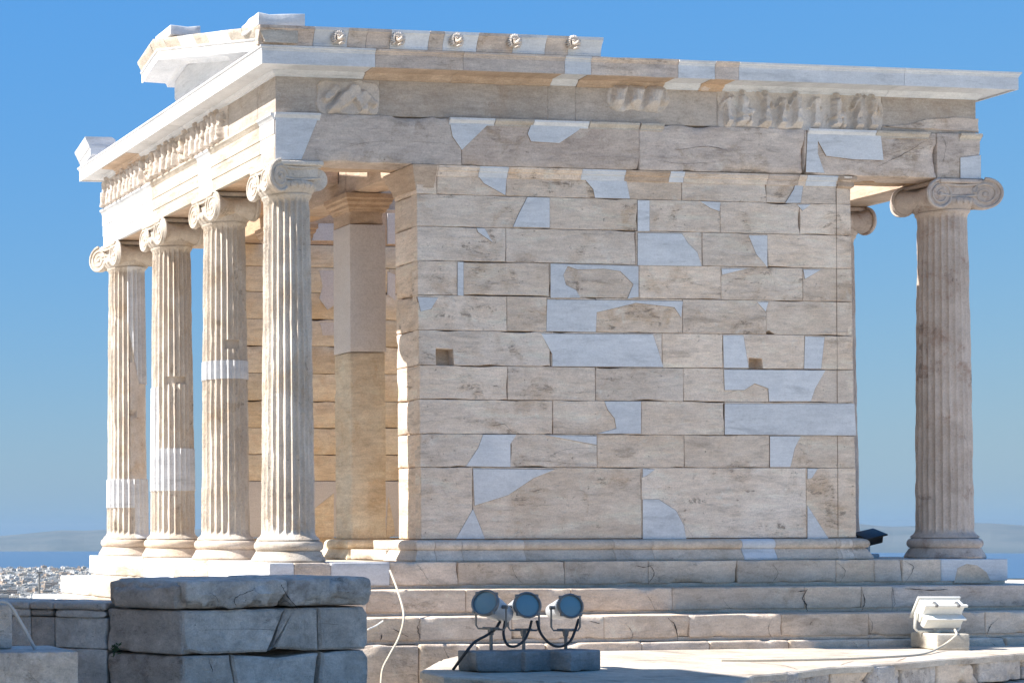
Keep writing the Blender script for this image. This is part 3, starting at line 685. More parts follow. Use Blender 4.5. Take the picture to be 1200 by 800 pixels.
# --- gutter course (sima) on the camera side, with lion heads
si=MB(); sy=-.212
sp=[(.20,5.155),(.262,5.155),(.266,5.175),(.262,5.18),(.266,5.20),(.28,5.25),(.30,5.29),(.305,5.30),(.312,5.305),(.312,5.335),(.22,5.338),(.20,5.30)]
def sX(px,y=50): return float(onY(px,y,-.5)[0])
scut=[sX(v) for v in (333,368,408,430,458,503,520,560,602,640,667)]
seg_sweep(si,sp,-.514,3.167,'x',sy,lambda i,x:[1,1,0,1,1,0,1,0,1,0,1,0][i],scut,noise=.006,sub=.04)
simao=si.build('gutter_course',[M_new,M_arch],temple)
lion0=None
for i,(px,py) in enumerate(((398,47),(467,48.5),(536,50),(604,51.5),(673,53))):
    x=float(onY(px,py,-.53)[0]); z=float(onY(px,py,-.53)[2])
    if lion0 is None:
        l=MB(); rg=random.Random(4)
        lathe(l,[(.001,-.012),(.05,-.012),(.055,-.004),(.05,.006),(.001,.008)],(0,0,.022),seg=18,axis='y',caps=False)
        for k in range(15):   # locks of the mane, fanned out round the face
            a=-.7+k/14*(math.pi+1.4); ca,sa=math.cos(a),math.sin(a)
            tube(l,[(ca*.030,-.012,.022+sa*.030),(ca*.052,-.034,.024+sa*.052),(ca*.070,-.022,.024+sa*.072),(ca*.076,-.002,.024+sa*.076)],[.010,.012,.011,.005],7)
        rock(l,-.030,.030,-.062,.0,-.004,.046,rad=.012,amp=.002,res=.02)
        rock(l,-.034,.034,-.072,-.02,.038,.050,rad=.005,amp=.001,res=.02)      # brow
        rock(l,-.024,.024,-.112,-.03,-.012,.022,rad=.016,amp=.001,res=.02)     # muzzle
        rock(l,-.018,.018,-.098,-.03,-.048,-.032,rad=.007,amp=.001,res=.02)     # lower jaw
        rock(l,-.009,.009,-.115,-.06,.016,.03,rad=.006,amp=0,res=.02)
        for s in (-1,1):
            lathe(l,[(.001,-.008),(.012,-.004),(.012,.004),(.001,.008)],(s*.04,-.02,.066),seg=8,axis='y',caps=False)
            lathe(l,[(.001,-.006),(.009,0),(.001,.006)],(s*.02,-.073,.032),seg=8,axis='y',caps=False)
        lion0=l.build('lion_head',[M_rel],simao,smooth=60); o=lion0
    else:
        o=lion0.copy(); COL.objects.link(o); o.parent=simao
    o.location=(x,sy-.285,z)

# --- pediment remains (front)
pe=MB()
sl=math.tan(R(14.0)); ap=W/2
y0=-.474
def rz(y): return (y-y0)*sl if y<ap else (2*ap-y-y0)*sl
# tympanum slab (stands back from the cornice face)
TX=-.10
plate(pe,[(y0+.15,5.15),(2.62,5.15),(2.62,5.30),(2.74,5.46),(2.74,rz(2.74)+5.05),(ap,rz(ap)+5.05)],fX(TX),0,.22,.003,0,.3,9)
rock(pe,TX-.05,TX+.25,2.62,2.70,5.15,5.36,0,.3,rad=.006)
# raking cornice + raking gutter, along the slope
def rake(prof,ya,yb,m,noise=0,sub=.06,zo=0.,seed=0):
    pts=[]; n=max(2,int((yb-ya)/sub)+1)
    ysx=list(np.linspace(ya,yb,n))
    if ya<ap<yb: ysx=sorted(ysx+[ap])
    v=[]
    for y in ysx:
        for o,z in prof: v.append((-.212-o,y,zo+z+rz(y)))
    v=np.array(v)
    if noise: v=v+fbm(v*7,seed)[:,None]*noise*np.array([1,.0,1])
    k=len(prof); f=grid_faces(len(ysx),k); f=[q[::-1] for q in f]; f.append(list(range(k))); f.append([(len(ysx)-1)*k+i for i in range(k)][::-1])
    pe.add(v,f,m,random.random())
rk=[(-.2,.02),(-.07,.02),(-.06,.05),(-.04,.065),(OUT-.03,.075),(OUT-.03,.06),(OUT-.012,.06),(OUT-.012,.155),(OUT+.0,.165),(OUT+.006,.185),(-.2,.19)]
zr=5.055-.02
rake(rk,-.36,1.05,0,zo=zr,seed=1); rake(rk,1.055,1.9,0,zo=zr); rake(rk,1.905,2.86,0,zo=zr)
rs_=[(-.1,.195),(OUT-.02,.195),(OUT-.01,.205),(OUT-.014,.215),(OUT-.005,.23),(OUT+.03,.30),(OUT+.045,.325),(OUT+.048,.35),(-.05,.352),(-.1,.32)]
yy=[-.514,-.1,.25,.45,.8,1.15,1.6,2.0,2.42,2.84]
for i in range(9): rake(rs_,yy[i]+.002,yy[i+1]-.002,[1,1,0,0,1,0,1,2,1][i],noise=.006 if i%3 else .002,zo=zr-.055,seed=i)
# blocks left on top
rock(pe,-.52,-.03,-.50,-.06,5.338,5.465,0,.4,rad=.006,amp=.001,res=.1,chip=.02)
def M_(y,z): return Matrix.Translation((-.25,y,z))
zt_=zr-.055+.352+rz(ap)
rock(pe,-.46,-.10,1.95,2.42,zt_-.06,zt_+.055,0,.5,rad=.01,amp=.002,chip=.02)
rock(pe,-.42,-.05,2.45,2.78,zt_-.12,zt_+.01,2,.5,rad=.04,amp=.01,chip=.03)
pe.build('pediment',[M_new,M_pave,M_col],temple); pe=MB()
# far corner piece: raking geison and gutter end
yb=W+.474
rake(rk,4.72,yb-.01,0,zo=5.06)
rake(rs_,4.74,yb+.035,0,zo=5.02)
pe.build('corner_block',[M_new,M_pave,M_col],temple)

# --- stepped base
st=MB()
SE=.386
zs=[0,-.2685,-.526,-.785]; outs=[SE,SE+.299,SE+.598]
def riser(k,cutsx,mx,my=None):
    o=outs[k]; z1,z0=zs[k],zs[k+1]
    dm=.035
    def blk(a,b,ya,yb,face,m,ch=.035,seed=0):
        # block with a recessed drafted margin at its foot
        rock(st,a,b,ya,yb,z0+dm,z1-.001,m,None,rad=.010,amp=.004,chip=ch,res=.04,seed=seed,und=.0)
    xs=[-o]+[float(onY(v,(zs[k]+zs[k+1])*-56+665,-o)[0]) for v in cutsx]+[L+o]
    for i in range(len(xs)-1):
        blk(xs[i]+.0015,xs[i+1]-.0015,-o,-o+.55,None,mx[i],.022 if mx[i]!=1 else .004,seed=k*20+i)
    rock(st,-o+.016,L+o-.016,-o+.018,-o+.5,z0,z0+dm+.004,mx[0] if mx[0]!=1 else 0,.5,rad=.003,amp=.002,res=.15)
    ys=np.linspace(-o+.55,W+o,6)
    for i in range(5):
        rock(st,-o,-o+.55,ys[i]+.0015,ys[i+1]-.0015,z0+dm,z1-.001,2 if i%2 else 1,None,rad=.008,amp=.002,chip=.012,res=.07,seed=k*30+i)
        rock(st,L+o-.55,L+o,ys[i]+.0015,ys[i+1]-.0015,z0+dm,z1-.001,0,None,rad=.008,amp=.002,chip=.012,res=.12,seed=k*31+i)
        rock(st,-o+.55,L+o-.55,ys[i]+.001,ys[i+1]-.001,z0,z1-.004,2,None,rad=.004,amp=.001,res=.4,seed=i)
    rock(st,-o+.016,-o+.5,-o+.5,W+o-.016,z0,z0+dm+.004,2,.5,rad=.003,amp=.001,res=.2)
    rock(st,L+o-.5,L+o-.016,-o+.5,W+o-.016,z0,z0+dm+.004,0,.5,rad=.003,amp=.001,res=.2)
riser(0,[345,388,457,537,662,760,864,980,1025,1058,1103],[1,0,1,0,0,0,0,0,0,0,0,1])
riser(1,[430,546,669,788,943,1010,1046],[0,0,0,0,0,0,0,3])
riser(2,[492,600,708,808,916,1018,1155],[0,0,0,0,0,0,0,0])
w=wpoly([(1118,683),(1122,665),(1133,660),(1145,662),(1156,670),(1162,683)],-SE); plate(st,w,fY(-SE),.006,.02,.004,0,.7,.04,.002)
st.build('stepped_base',[M_step,M_new,M_pave,M_arch],temple,smooth=40)
# foundation course under the steps
fo=MB()
xs=[-1.1]+[float(onY(v,760,-1.06)[0]) for v in (492,560,640,752,832,925,1018,1100,1180)]+[8.6]
for i in range(len(xs)-1):
    rock(fo,xs[i]+.002,xs[i+1]-.002,-1.06,-.5,-1.25 if i<2 else -1.0,-.787,0,None,rad=.02,amp=.012 if i<2 else .006,chip=.05,res=.05,seed=i+300,und=.008)
for i in range(2):
    rock(fo,-1.1,1.4,-1.10-.0,-.6,-1.65,-1.253,1,None,rad=.02,amp=.012,chip=.05,res=.06,seed=i+310)
    break
rock(fo,-1.1,-.6,-.5,W+1.06,-1.3,-.787,2,None,rad=.01,amp=.004,res=.15); rock(fo,8.0,8.6,-.5,W+1.06,-1.3,-.787,0,None,rad=.02,amp=.01,res=.2)
rock(fo,-.6,8.,-.49,W+1.06,-1.3,-.79,2,None,rad=.01,amp=.004,res=.6)
fo.build('foundation',[M_step,M_rel,M_pave],temple)

# cracks across the stones
M_crack=plain('crack_dark',(.05,.04,.035),1)  # flat dark colour of the crack lines
ck=MB()
def crack(mb,pts,fr,w=.004,proud=.004,seed=1):
    P=spline([(p[0],0,p[1]) for p in pts],7); q=[]
    for k,p in enumerate(P):
        t=k/(len(P)-1); j=n1(k*.9,seed)*.012; q.append((p[0]+j,p[2]+n1(k*.7,seed+3)*.006,w*(.35+abs(n1(k*.5,seed+5))*1.6)*(1-.6*abs(2*t-1))))
    L_=[];R_=[]
    for k in range(len(q)):
        a=np.array(q[max(0,k-1)][:2]);b=np.array(q[min(len(q)-1,k+1)][:2]); d=(b-a)/max(1e-6,np.linalg.norm(b-a)); nn=np.array([-d[1],d[0]])*q[k][2]
        c=np.array(q[k][:2]); L_.append(c+nn);R_.append(c-nn)
    O,U,V,N=[np.array(x,float) for x in fr]
    v=[O+c[0]*U+c[1]*V+N*proud for c in L_+R_]; n=len(L_)
    fl=np.dot(np.cross(U,V),N)>0
    f=[(i+1,i,n+i,n+i+1) if fl else (i,i+1,n+i+1,n+i) for i in range(n-1)]
    mb.add(v,f,0)
    if mb is ck:
        q=MB(); q.add(v,f,0); q.build('crack',[M_crack],temple,smooth=0)
def pc(Y): return fY(Y)
o1,o2,o3=-SE,-SE-.299,-SE-.598
for k,(Y,pts,w) in enumerate((
    (o1,[(489,661),(497,672),(505,684)],.003),(o1,[(760,660),(766,672),(759,684)],.004),(o1,[(745,662),(755,664),(766,661)],.004),(o1,[(980,658),(990,668),(984,682)],.003),
    (o1,[(905,660),(911,672),(903,684)],.003),(o1,[(600,664),(604,675),(612,683)],.002),(o1,[(1060,657),(1070,665),(1060,683)],.003),
    (o2,[(946,690),(940,700),(944,708),(946,717)],.008),(o2,[(934,693),(944,691)],.004),(o2,[(755,693),(763,705),(768,716)],.002),(o2,[(1045,690),(1048,705),(1044,717)],.004),(o2,[(1010,692),(1013,703),(1009,716)],.006),(o2,[(1060,689),(1090,691),(1110,690)],.004),(o2,[(846,700),(856,714)],.002),
    (o3,[(782,723),(791,733),(794,751)],.007),(o3,[(733,730),(741,742),(738,750)],.002),(o3,[(690,727),(703,730)],.005),(o3,[(1018,722),(1022,735),(1016,750)],.003),(o3,[(1155,746),(1160,733),(1170,723)],.003),(o3,[(905,722),(900,738),(906,750)],.002),
    (o3,[(492,724),(489,736),(493,748)],.006),(o3,[(447,742),(446,750)],.006),(o3,[(460,736),(478,746)],.004),
    (-1.06,[(1000,752),(1008,762)],.003),(-1.06,[(1160,752),(1172,760)],.004),(-1.06,[(520,760),(528,775),(540,786)],.003))):
    crack(ck,[(onY(x,y,Y)[0],onY(x,y,Y)[2]) for x,y in pts],fY(Y),w,.0065,k)
for k,(pts,w) in enumerate(([[(1026,196),(1060,180),(1088,163)],.003],[[(790,176),(830,172),(855,178)],.003],[[(770,188),(800,192),(838,190)],.002],[[(960,178),(1000,188),(1030,184),(1070,172)],.002],[[(385,178),(440,166),(520,168)],.0015],[[(1105,190),(1108,170),(1102,158)],.003])):
    crack(ck,[(onY(x,y,-YA)[0],onY(x,y,-YA)[2]) for x,y in pts],fY(-YA),w,.005,k+40)
for k,(pts,w) in enumerate(([[(558,214),(580,220),(592,229)],.001],[[(600,538),(650,541),(700,545)],.0015],[[(575,500),(590,497),(600,506)],.002],[[(636,540),(660,527),(699,524)],.0015],[[(553,372),(575,378),(600,374)],.001],[[(462,470),(480,500)],.001],[[(850,462),(860,458),(884,450)],.0015],[[(660,462),(680,460),(697,458)],.0015],[[(795,600),(803,615),(812,629)],.0015],[[(540,615),(538,628)],.0015],[[(945,560),(952,572)],.0015])):
    crack(ck,[(onY(x,y,YW)[0],onY(x,y,YW)[2]) for x,y in pts],fY(YW),w,.0045,k+60)
# ------------------------------------------------------------------ PAVING LEDGE in front of the steps
led=MB(); ZP=-.865
edge=[(492,786),(520,792),(600,797),(700,800),(790,801),(868,799),(884,791),(905,789),(939,786),(975,781),(1020,779),(1060,776),(1100,772),(1150,769),(1200,765)]
ep=[onZ(x,y,ZP)[:2] for x,y in edge]; ep.append(np.array([9.5,-1.3])); 
bp_=[onZ(492,785,ZP)[:2],np.array([.55,-1.9]),np.array([1.35,-1.066])]
poly=[tuple(p) for p in ep]+[(9.6,-1.066)]+[tuple(p) for p in bp_[::-1][:2]]
plate(led,poly,((0,0,ZP),(1,0,0),(0,1,0),(0,0,1)),0,.06,.012,0,.4,.05,.012)
ledge=led.build('paving',[M_pave],None); tag(ledge,kind='structure')
cm_=MB()
for k,(pts,w) in enumerate(([[(640,766),(720,768),(830,771),(905,770),(990,770.5)],.012],[[(700,772),(760,773),(800,773)],.008],[[(880,776),(915,779),(935,784)],.012],[[(860,768),(940,766),(1010,765)],.008],[[(985,779),(1000,774)],.008],[[(1050,775),(1062,770)],.008])):
    q=[onZ(x,y,ZP)[:2] for x,y in pts]; crack(cm_,q,((0,0,ZP),(1,0,0),(0,1,0),(0,0,1)),w,.002,k+90)
o=cm_.build('paving_crack',[M_seam],None,smooth=0); o.parent=ledge
# rocky front blocks under the ledge
lb=MB()
pts=[tuple(p) for p in ep]
for i in range(len(pts)-1):
    a=Vector((*pts[i],0));b=Vector((*pts[i+1],0)); d=(b-a); Ln=d.length; ang=math.atan2(d.y,d.x)
    M=Matrix.Translation((a.x,a.y,0))@Matrix.Rotation(ang,4,'Z')
    rock(lb,.003,Ln-.003,.012,.40,-1.12,ZP-.012,0 if i%3 else 1,None,rad=.03,amp=.012,chip=.07,res=.035,seed=i+400,M=M,und=.02)
    rock(lb,-.05,Ln+.02,-.06,.40,-1.5,-1.13,1 if i%2 else 0,None,rad=.03,amp=.015,chip=.06,res=.07,seed=i+430,M=M,und=.02)
o=lb.build('rock_ledge',[M_grey,M_step],None); tag(o,'rough rocky ledge of marble blocks at the front edge of the sunlit paving','rock ledge')

# ------------------------------------------------------------------ FOREGROUND PIER (bottom left)
def seg_frame(a,b):
    a=Vector((a[0],a[1],0));b=Vector((b[0],b[1],0)); d=b-a; return Matrix.Translation(a)@Matrix.Rotation(math.atan2(d.y,d.x),4,'Z'),d.length
pier=empty('marble_pier',(-2.8,-4.13,-1.6),'low grey marble pier of large cracked blocks under a broken slab','stone pier')
C0=dep(213,700,12.5); CR=dep(432,700,13.1); CL=dep(125,700,13.)
def pcourse(z0,z1,joints,bev=.018,over=0.,dep_=.9,jit=.010,mats=None,seed=0,endr=0.):
    """one course: right face from stones with slanting joints [(px at the top, px at the foot)], left face one stone"""
    mb=MB(); Mr,Lr=seg_frame(C0,CR); Ml,Ll=seg_frame(CL,C0); g=.004
    U=(Mr.to_3x3()@Vector((1,0,0))); N=(Mr.to_3x3()@Vector((0,-1,0))); O=Mr.to_translation()
    t=[(0,0)]+[((a-213)/219.*Lr,(b-213)/219.*Lr) for a,b in joints]+[(Lr-endr,Lr)]
    for i in range(len(t)-1):
        (a1,a0),(b1,b0)=t[i],t[i+1]
        poly=[(a0+g,z0),(b0-g,z0),(b1-g,z1),(a1+g,z1)]
        if i==len(t)-2: poly=[(a0+g,z0),(b0-.03,z0+.0),(b0,z0+.05),(b1,z1-.06),(b1-.05,z1),(a1+g,z1)]
        plate(mb,poly,(O,U,(0,0,1),N),over,dep_,bev,(mats or [0]*9)[i],None,.05,jit,seed=seed+i)
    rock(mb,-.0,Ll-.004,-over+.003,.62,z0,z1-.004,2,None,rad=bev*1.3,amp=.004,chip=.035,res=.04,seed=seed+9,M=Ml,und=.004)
    return mb
PM=[M_grey,M_step,M_greyw]  # browner third marble puts the left face's warm bounce light into its colour
mb=MB(); Mr,Lr=seg_frame(C0,CR); Ml,Ll=seg_frame(CL,C0)
rock(mb,.004,(331-213)/219.*Lr,-.05,.9,-.268,-.05,0,.5,rad=.03,amp=.006,chip=.06,res=.035,seed=500,M=Mr,und=.006)
rock(mb,(331-213)/219.*Lr+.006,Lr+.01,-.045,.9,-.262,-.045,0,.45,rad=.05,amp=.006,chip=.05,res=.035,seed=503,M=Mr,und=.006)
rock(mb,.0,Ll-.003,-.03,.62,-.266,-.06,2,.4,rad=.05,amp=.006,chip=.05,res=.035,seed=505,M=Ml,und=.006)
mb.build('top_slab',PM,pier).location=(2.8,4.13,1.6)
for a in ((-.612,-.278,[(333,312),(371,372)],520),(-1.05,-.622,[(268,279),(372,371)],540),(-1.6,-1.055,[(250,252),(350,352)],560)):
    pcourse(a[0],a[1],a[2],seed=a[3]).build('block_course',PM,pier).location=(2.8,4.13,1.6)
cp=MB(); Mr,Lr=seg_frame(C0,CR); Uu_=Mr.to_3x3()@Vector((1,0,0)); Nn_=Mr.to_3x3()@Vector((0,-1,0)); frp=(Mr.to_translation(),Uu_,(0,0,1),Nn_)
def pq(px,py): return ((px-213)/219.*Lr, .33-(py-619)/1940.*(12.5+.6*(px-213)/219.))
for k,(pts,w,pr) in enumerate(([[(240,692),(249,700),(248,712)],.002,.052],[[(270,708),(268,700),(278,693),(290,689)],.004,.052],[[(322,683),(330,697),(341,711)],.006,.052],[[(318,706),(328,702),(337,713)],.003,.052],[[(225,736),(300,735),(325,737)],.0015,.002],[[(243,770),(248,785)],.003,.002],[[(372,728),(400,731)],.002,.002])):
    crack(cp,[pq(*p) for p in pts],frp,w,pr,k+120)
cp.build('crack',[M_crack],pier,smooth=0).location=(2.8,4.13,1.6)
# moulded wall behind it, running off to the left
WL=dep(-60,703,13.7); mw=MB(); Mm,Lm=seg_frame(WL,CL)
def pxu(px): # distance along the wall for a pixel column
    r=ray(px,700); a=np.array([WL[0],WL[1]]); d=np.array([CL[0]-WL[0],CL[1]-WL[1]])
    A=np.array([[r[0],-d[0]],[r[1],-d[1]]]); s=np.linalg.solve(A,a-CAM[:2]); return s[1]*Lm
us=[0,pxu(36),pxu(64),Lm]
for i in range(3):
    m=[0,1,0][i]
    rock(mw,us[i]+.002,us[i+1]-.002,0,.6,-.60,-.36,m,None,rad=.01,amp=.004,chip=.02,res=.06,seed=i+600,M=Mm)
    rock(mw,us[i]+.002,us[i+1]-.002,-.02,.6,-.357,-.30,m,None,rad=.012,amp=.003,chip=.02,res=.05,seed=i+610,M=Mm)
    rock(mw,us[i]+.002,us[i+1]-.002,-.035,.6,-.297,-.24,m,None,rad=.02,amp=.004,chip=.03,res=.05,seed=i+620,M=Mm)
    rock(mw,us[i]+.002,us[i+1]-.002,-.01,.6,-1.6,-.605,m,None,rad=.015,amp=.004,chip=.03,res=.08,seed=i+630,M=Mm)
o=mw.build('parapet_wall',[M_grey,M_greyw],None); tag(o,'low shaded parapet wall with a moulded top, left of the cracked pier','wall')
# big blocks in the bottom left corner
A0=dep(-40,763,9.9); A1=dep(92,763,10.); Mb,Lb=seg_frame(A0,A1)
mb=MB(); rock(mb,0,Lb,0,.55,-1.5,-.40,0,None,rad=.008,amp=.002,chip=.015,res=.06,seed=70,M=Mb)
o=mb.build('marble_block',[M_grey],None); tag(o,'large smooth grey marble block in the bottom left corner carrying a smaller one','stone block')
B0=dep(-40,708,10.2);B1=dep(14,708,10.2); Mb2,Lb2=seg_frame(B0,B1)
mb=MB(); rock(mb,0,Lb2,0,.25,-.397,-.125,0,None,rad=.01,amp=.003,chip=.02,res=.05,seed=71,M=Mb2)
o=mb.build('marble_block',[M_grey],None); tag(o,'small upright grey block cut by the left edge, on top of the larger block','stone block')
mb=MB(); p0=dep(-6,704,10.1);p1=dep(10,707,10.1); p2=dep(41,757,10.15); p2[2]=-.395
tube(mb,[tuple(q) for q in spline([p0,p1,dep(25,730,10.12),p2],6)],.011,8)
M_pipe=plain('grey_pipe',(.42,.42,.43),.5); o=mb.build('cable',[M_pipe],None); tag(o,'thin grey pipe slanting down over the small block in the left corner','pipe')
# little plant rooted in the joint
mb=MB(); rg=random.Random(3); pc=dep(134,760,12.85)
for k in range(46):
    a=rg.uniform(0,6.28); l=rg.uniform(.02,.06); d=Vector((math.cos(a)*.7,-.5+math.sin(a)*.5,rg.uniform(-.5,1))).normalized()
    b=Vector(pc)+Vector((rg.gauss(0,.012),rg.gauss(-.01,.01),rg.gauss(0,.02))); t=b+d*l; s=d.cross(Vector((rg.random(),rg.random(),1))).normalized()*.008
    mb.add([tuple(b),tuple(b+d*l*.5+s),tuple(t),tuple(b+d*l*.5-s)],[(0,1,2,3)],0)
M_leaf=plain('leaf_green',(.06,.10,.04),.7); o=mb.build('wild_plant',[M_leaf],None,smooth=0); tag(o,'small green weed rooted in the joint of the cracked grey pier','plant')

# ------------------------------------------------------------------ FLOODLIGHTS
M_conc=marble('dark_concrete',(.34,.335,.33),(.20,.20,.20),spot=(.05,.05,.055),spots=.8,vein=.1,bump=.7,blk=.1)
M_lampg=plain('grey_lamp_paint',(.50,.53,.56),.45,.1,.1,60)
M_rim=plain('dark_metal',(.19,.195,.20),.5,.5)
M_cream=plain('cream_cable',(.52,.47,.38),.6)
M_cab=plain('black_rubber',(.02,.02,.022),.5)
M_white=plain('white_lamp_paint',(.72,.71,.66),.5,0,.05,40,.08)
m,nt,b=NT('blue_lamp_glass'); b.inputs['Base Color'].default_value=(.13,.25,.32,1); b.inputs['Roughness'].default_value=.3; b.inputs['Specular IOR Level'].default_value=.6; M_glass=m
def lamp(lens_px,base_px,Y,aim,rad,label,turn=0.,tall=1.,basek=(.42,.27),bz=.17):
    lc=Vector(onY(*lens_px,Y)); bc=Vector(onY(base_px[0],base_px[1],Y)); bz0=ZP+.002
    g='floodlights on concrete blocks'
    root=empty('floodlight',(bc.x,bc.y,bz0),label,'floodlight',g)
    def fin(mb,name,mats,par=root,**k):
        o=mb.build(name,mats,par,**k); o.location=(-bc.x,-bc.y,-bz0) if par==root else (0,0,0); return o
    mb=MB(); Mz=Matrix.Translation((bc.x,bc.y,bz0))@Matrix.Rotation(turn,4,'Z')
    rock(mb,-basek[0]/2,basek[0]/2,-basek[1]/2,basek[1]/2,0,bz,0,None,rad=.012,amp=.004,chip=.025,res=.04,seed=int(lens_px[0]),M=Mz)
    fin(mb,'base',[M_conc])
    # head
    n=Vector(aim).normalized(); up=Vector((0,0,1)); h=up.cross(n).normalized(); v=n.cross(h)
    M=Matrix((h,v,n)).transposed().to_4x4(); M.translation=lc
    mb=MB(); r=rad
    lathe(mb,[(.001,-.36),(r*.6,-.355),(r*.72,-.34),(r*.78,-.25),(r*.80,-.24),(r*.86,-.18),(r*.95,-.05),(r*.98,-.012),(r*1.02,-.01),(r*1.02,.004),(r*.93,.006),(r*.90,-.01)],M=M,seg=40,caps=False)
    lathe(mb,[(r*.7,-.25),(r*.74,-.25),(r*.74,-.24),(r*.7,-.24)],M=M,seg=30,caps=False)
    hd=fin(mb,'lamp_head',[M_lampg])
    mb=MB(); lathe(mb,[(r*1.0,-.016),(r*1.08,-.014),(r*1.08,.010),(r*.98,.016),(r*.90,.010),(r*.90,.0)],M=M,seg=40,caps=False)
    for k in range(4):
        a=math.pi/4+k*math.pi/2; q=M@Vector((math.cos(a)*r*1.08,math.sin(a)*r*1.08,0)); rock(mb,q.x-.013,q.x+.013,q.y-.013,q.y+.013,q.z-.013,q.z+.013,rad=.004,amp=0,res=1)
    fin(mb,'rim',[M_rim],hd)
    mb=MB(); lathe(mb,[(.001,.006),(r*.5,.004),(r*.9,-.002)],M=M,seg=40,caps=False); fin(mb,'lens',[M_glass],hd)
    # yoke and stem
    pv=M@Vector((0,0,-.10)); yb=lc.z-rad-.115; mb=MB(); hw=r*1.22
    hx=Vector((h.x,h.y,0)).normalized(); cc=Vector((bc.x,bc.y,0))
    cc=Vector((pv.x,pv.y,0))
    L_=[cc+hx*s*hw+Vector((0,0,z)) for s,z in ((-1,pv.z),(-1,yb+.03),(-.85,yb),(.85,yb),(1,yb+.03),(1,pv.z))]
    tube(mb,[tuple(q) for q in L_],.0085,8)
    for s in (-1,1):
        q=cc+hx*s*hw; q.z=pv.z; tube(mb,[tuple(q-hx*s*.045),tuple(q+hx*s*.012)],.016,10)
    yk=fin(mb,'bracket',[M_rim])
    mb=MB(); tube(mb,[(cc.x,cc.y,yb),(cc.x,cc.y,bz0+bz-.004)],.014,10); tube(mb,[(cc.x,cc.y,yb+.012),(cc.x,cc.y,yb-.05)],[.03,.02],10)
    tube(mb,[tuple(cc+hx*.07+Vector((0,0,yb+.004))),tuple(cc-hx*.07+Vector((0,0,yb+.004)))],.013,8)
    fin(mb,'stem',[M_rim])
    return root,M,cc,yb
YL=-3.08
def aimv(Y,px,l,u,f):
    t=Vector(CAM-onY(*px,Y)).normalized(); return t*f+Vector(Rt)*(-l)+Vector((0,0,1))*u
r1,Ma,ca,yb1=lamp((568.5,706),(574,785),YL,aimv(YL,(568,706),.60,.36,.80),.108,'grey floodlight with tilted barrel, leftmost of the three on dark concrete blocks',turn=.02)
r2,Mb_,cb,yb2=lamp((618,708.5),(619,785),YL+.03,aimv(YL,(618,708),-.30,.14,.95),.104,'grey round floodlight with a blue lens, middle of the three beside the left barrel',turn=.35)
r3,Mc,cc3,yb3=lamp((668.5,709.5),(669,784),YL-.02,aimv(YL,(668,709),-.36,.12,.93),.098,'grey round floodlight with a blue lens, rightmost of the three in front of the steps',turn=.42)
def cable(pts,rad,name,mat,label,n=8):
    mb=MB(); tube(mb,[tuple(q) for q in spline(pts,n)],rad,8); o=mb.build(name,[mat],None); tag(o,label,'cable'); return o
cable([onY(586,728,YL+.1),onY(580,737,YL+.05),onY(570,744,YL),onY(556,752,YL),onY(545,765,YL-.03),onZ(531,784,ZP+.012)],.012,'power_cable',M_cab,'black cable from the leftmost grey floodlight down to the paving')
cable([onY(592,727,YL+.1),onY(590,742,YL+.0),onY(594,754,YL-.05),onY(603,757,YL-.05),onY(614,750,YL),onY(620,738,YL+.06),onY(623,727,YL+.1)],.011,'power_cable',M_cab,'black cable looping between the left and middle grey floodlights')
cable([onY(629,727,YL+.1),onY(634,742,YL+.03),onY(645,754,YL),onY(657,757,YL),onY(668,751,YL),onY(674,738,YL+.05),onY(678,725,YL+.1)],.011,'power_cable',M_cab,'black cable looping between the middle and right grey floodlights')
cable([onY(457,668,-.55),onY(466,692,-.9),onY(473,720,-1.15),onY(468,745,-1.18),onY(457,766,-1.2),onY(448,785,-1.2),onY(446,812,-1.25)],.010,'hanging_cable',M_cream,'cream white cable hanging down over the steps beside the pier')
cable([onY(431,737,-1.1),onY(440,733,-1.05),onY(449,727,-1.05)],.008,'power_cable',M_white,'short pale cable end lying on the step just right of the pier')
cable([onZ(845,773,ZP+.012),onZ(900,773,ZP+.012),onZ(980,771.5,ZP+.012),onZ(1040,769,ZP+.012),onZ(1082,765.5,ZP+.012),onY(1103,757,-1.66),onY(1116,748,-1.64),onY(1121,743,-1.62),onY(1119,737,-1.55)],.010,'power_cable',M_cream,'beige cable on the sunlit paving leading to the white floodlight')

# white floodlight seen from behind
bb=Vector(onZ(1098,761.5,ZP)); br=Vector(onZ(1133,761.5,ZP)); bx=Vector(onZ(1076,757,ZP))
root=empty('floodlight',(bb.x,bb.y,ZP),'white ribbed floodlight tilted on a pale concrete block at the right of the paving','floodlight')
ang=math.atan2(br.y-bb.y,br.x-bb.x); Mz=Matrix.Translation((bb.x,bb.y,ZP+.002))@Matrix.Rotation(ang,4,'Z')
def fin2(mb,name,mats,par=root):
    o=mb.build(name,mats,par); o.location=(-bb.x,-bb.y,-ZP) if par==root else (0,0,0); return o
M_pblock=marble('pale_concrete',(.60,.55,.47),(.54,.49,.41),spots=.3,vein=.1,bump=.4,blk=.05)
mb=MB(); rock(mb,-.0,.315,0,.40,0,.158,0,None,rad=.015,amp=.004,chip=.03,res=.04,seed=81,M=Mz); fin2(mb,'base',[M_pblock])
cx_=.165; hz=.33
Mt=Mz@Matrix.Translation((cx_-.02,.22,hz))@Matrix.Rotation(R(32),4,'X')
mb=MB()
rock(mb,-.19,.19,-.06,.055,-.05,.155,rad=.012,amp=0,res=1,M=Mt)           # main housing (seen from behind)
rock(mb,-.205,.205,.056,.075,-.075,.175,rad=.006,amp=0,res=1,M=Mt)         # front frame
rock(mb,-.205,.205,-.075,-.045,.14,.165,rad=.006,amp=0,res=1,M=Mt)
rock(mb,-.18,.18,-.13,-.061,-.075,.03,rad=.02,amp=0,res=1,M=Mt)            # gear box
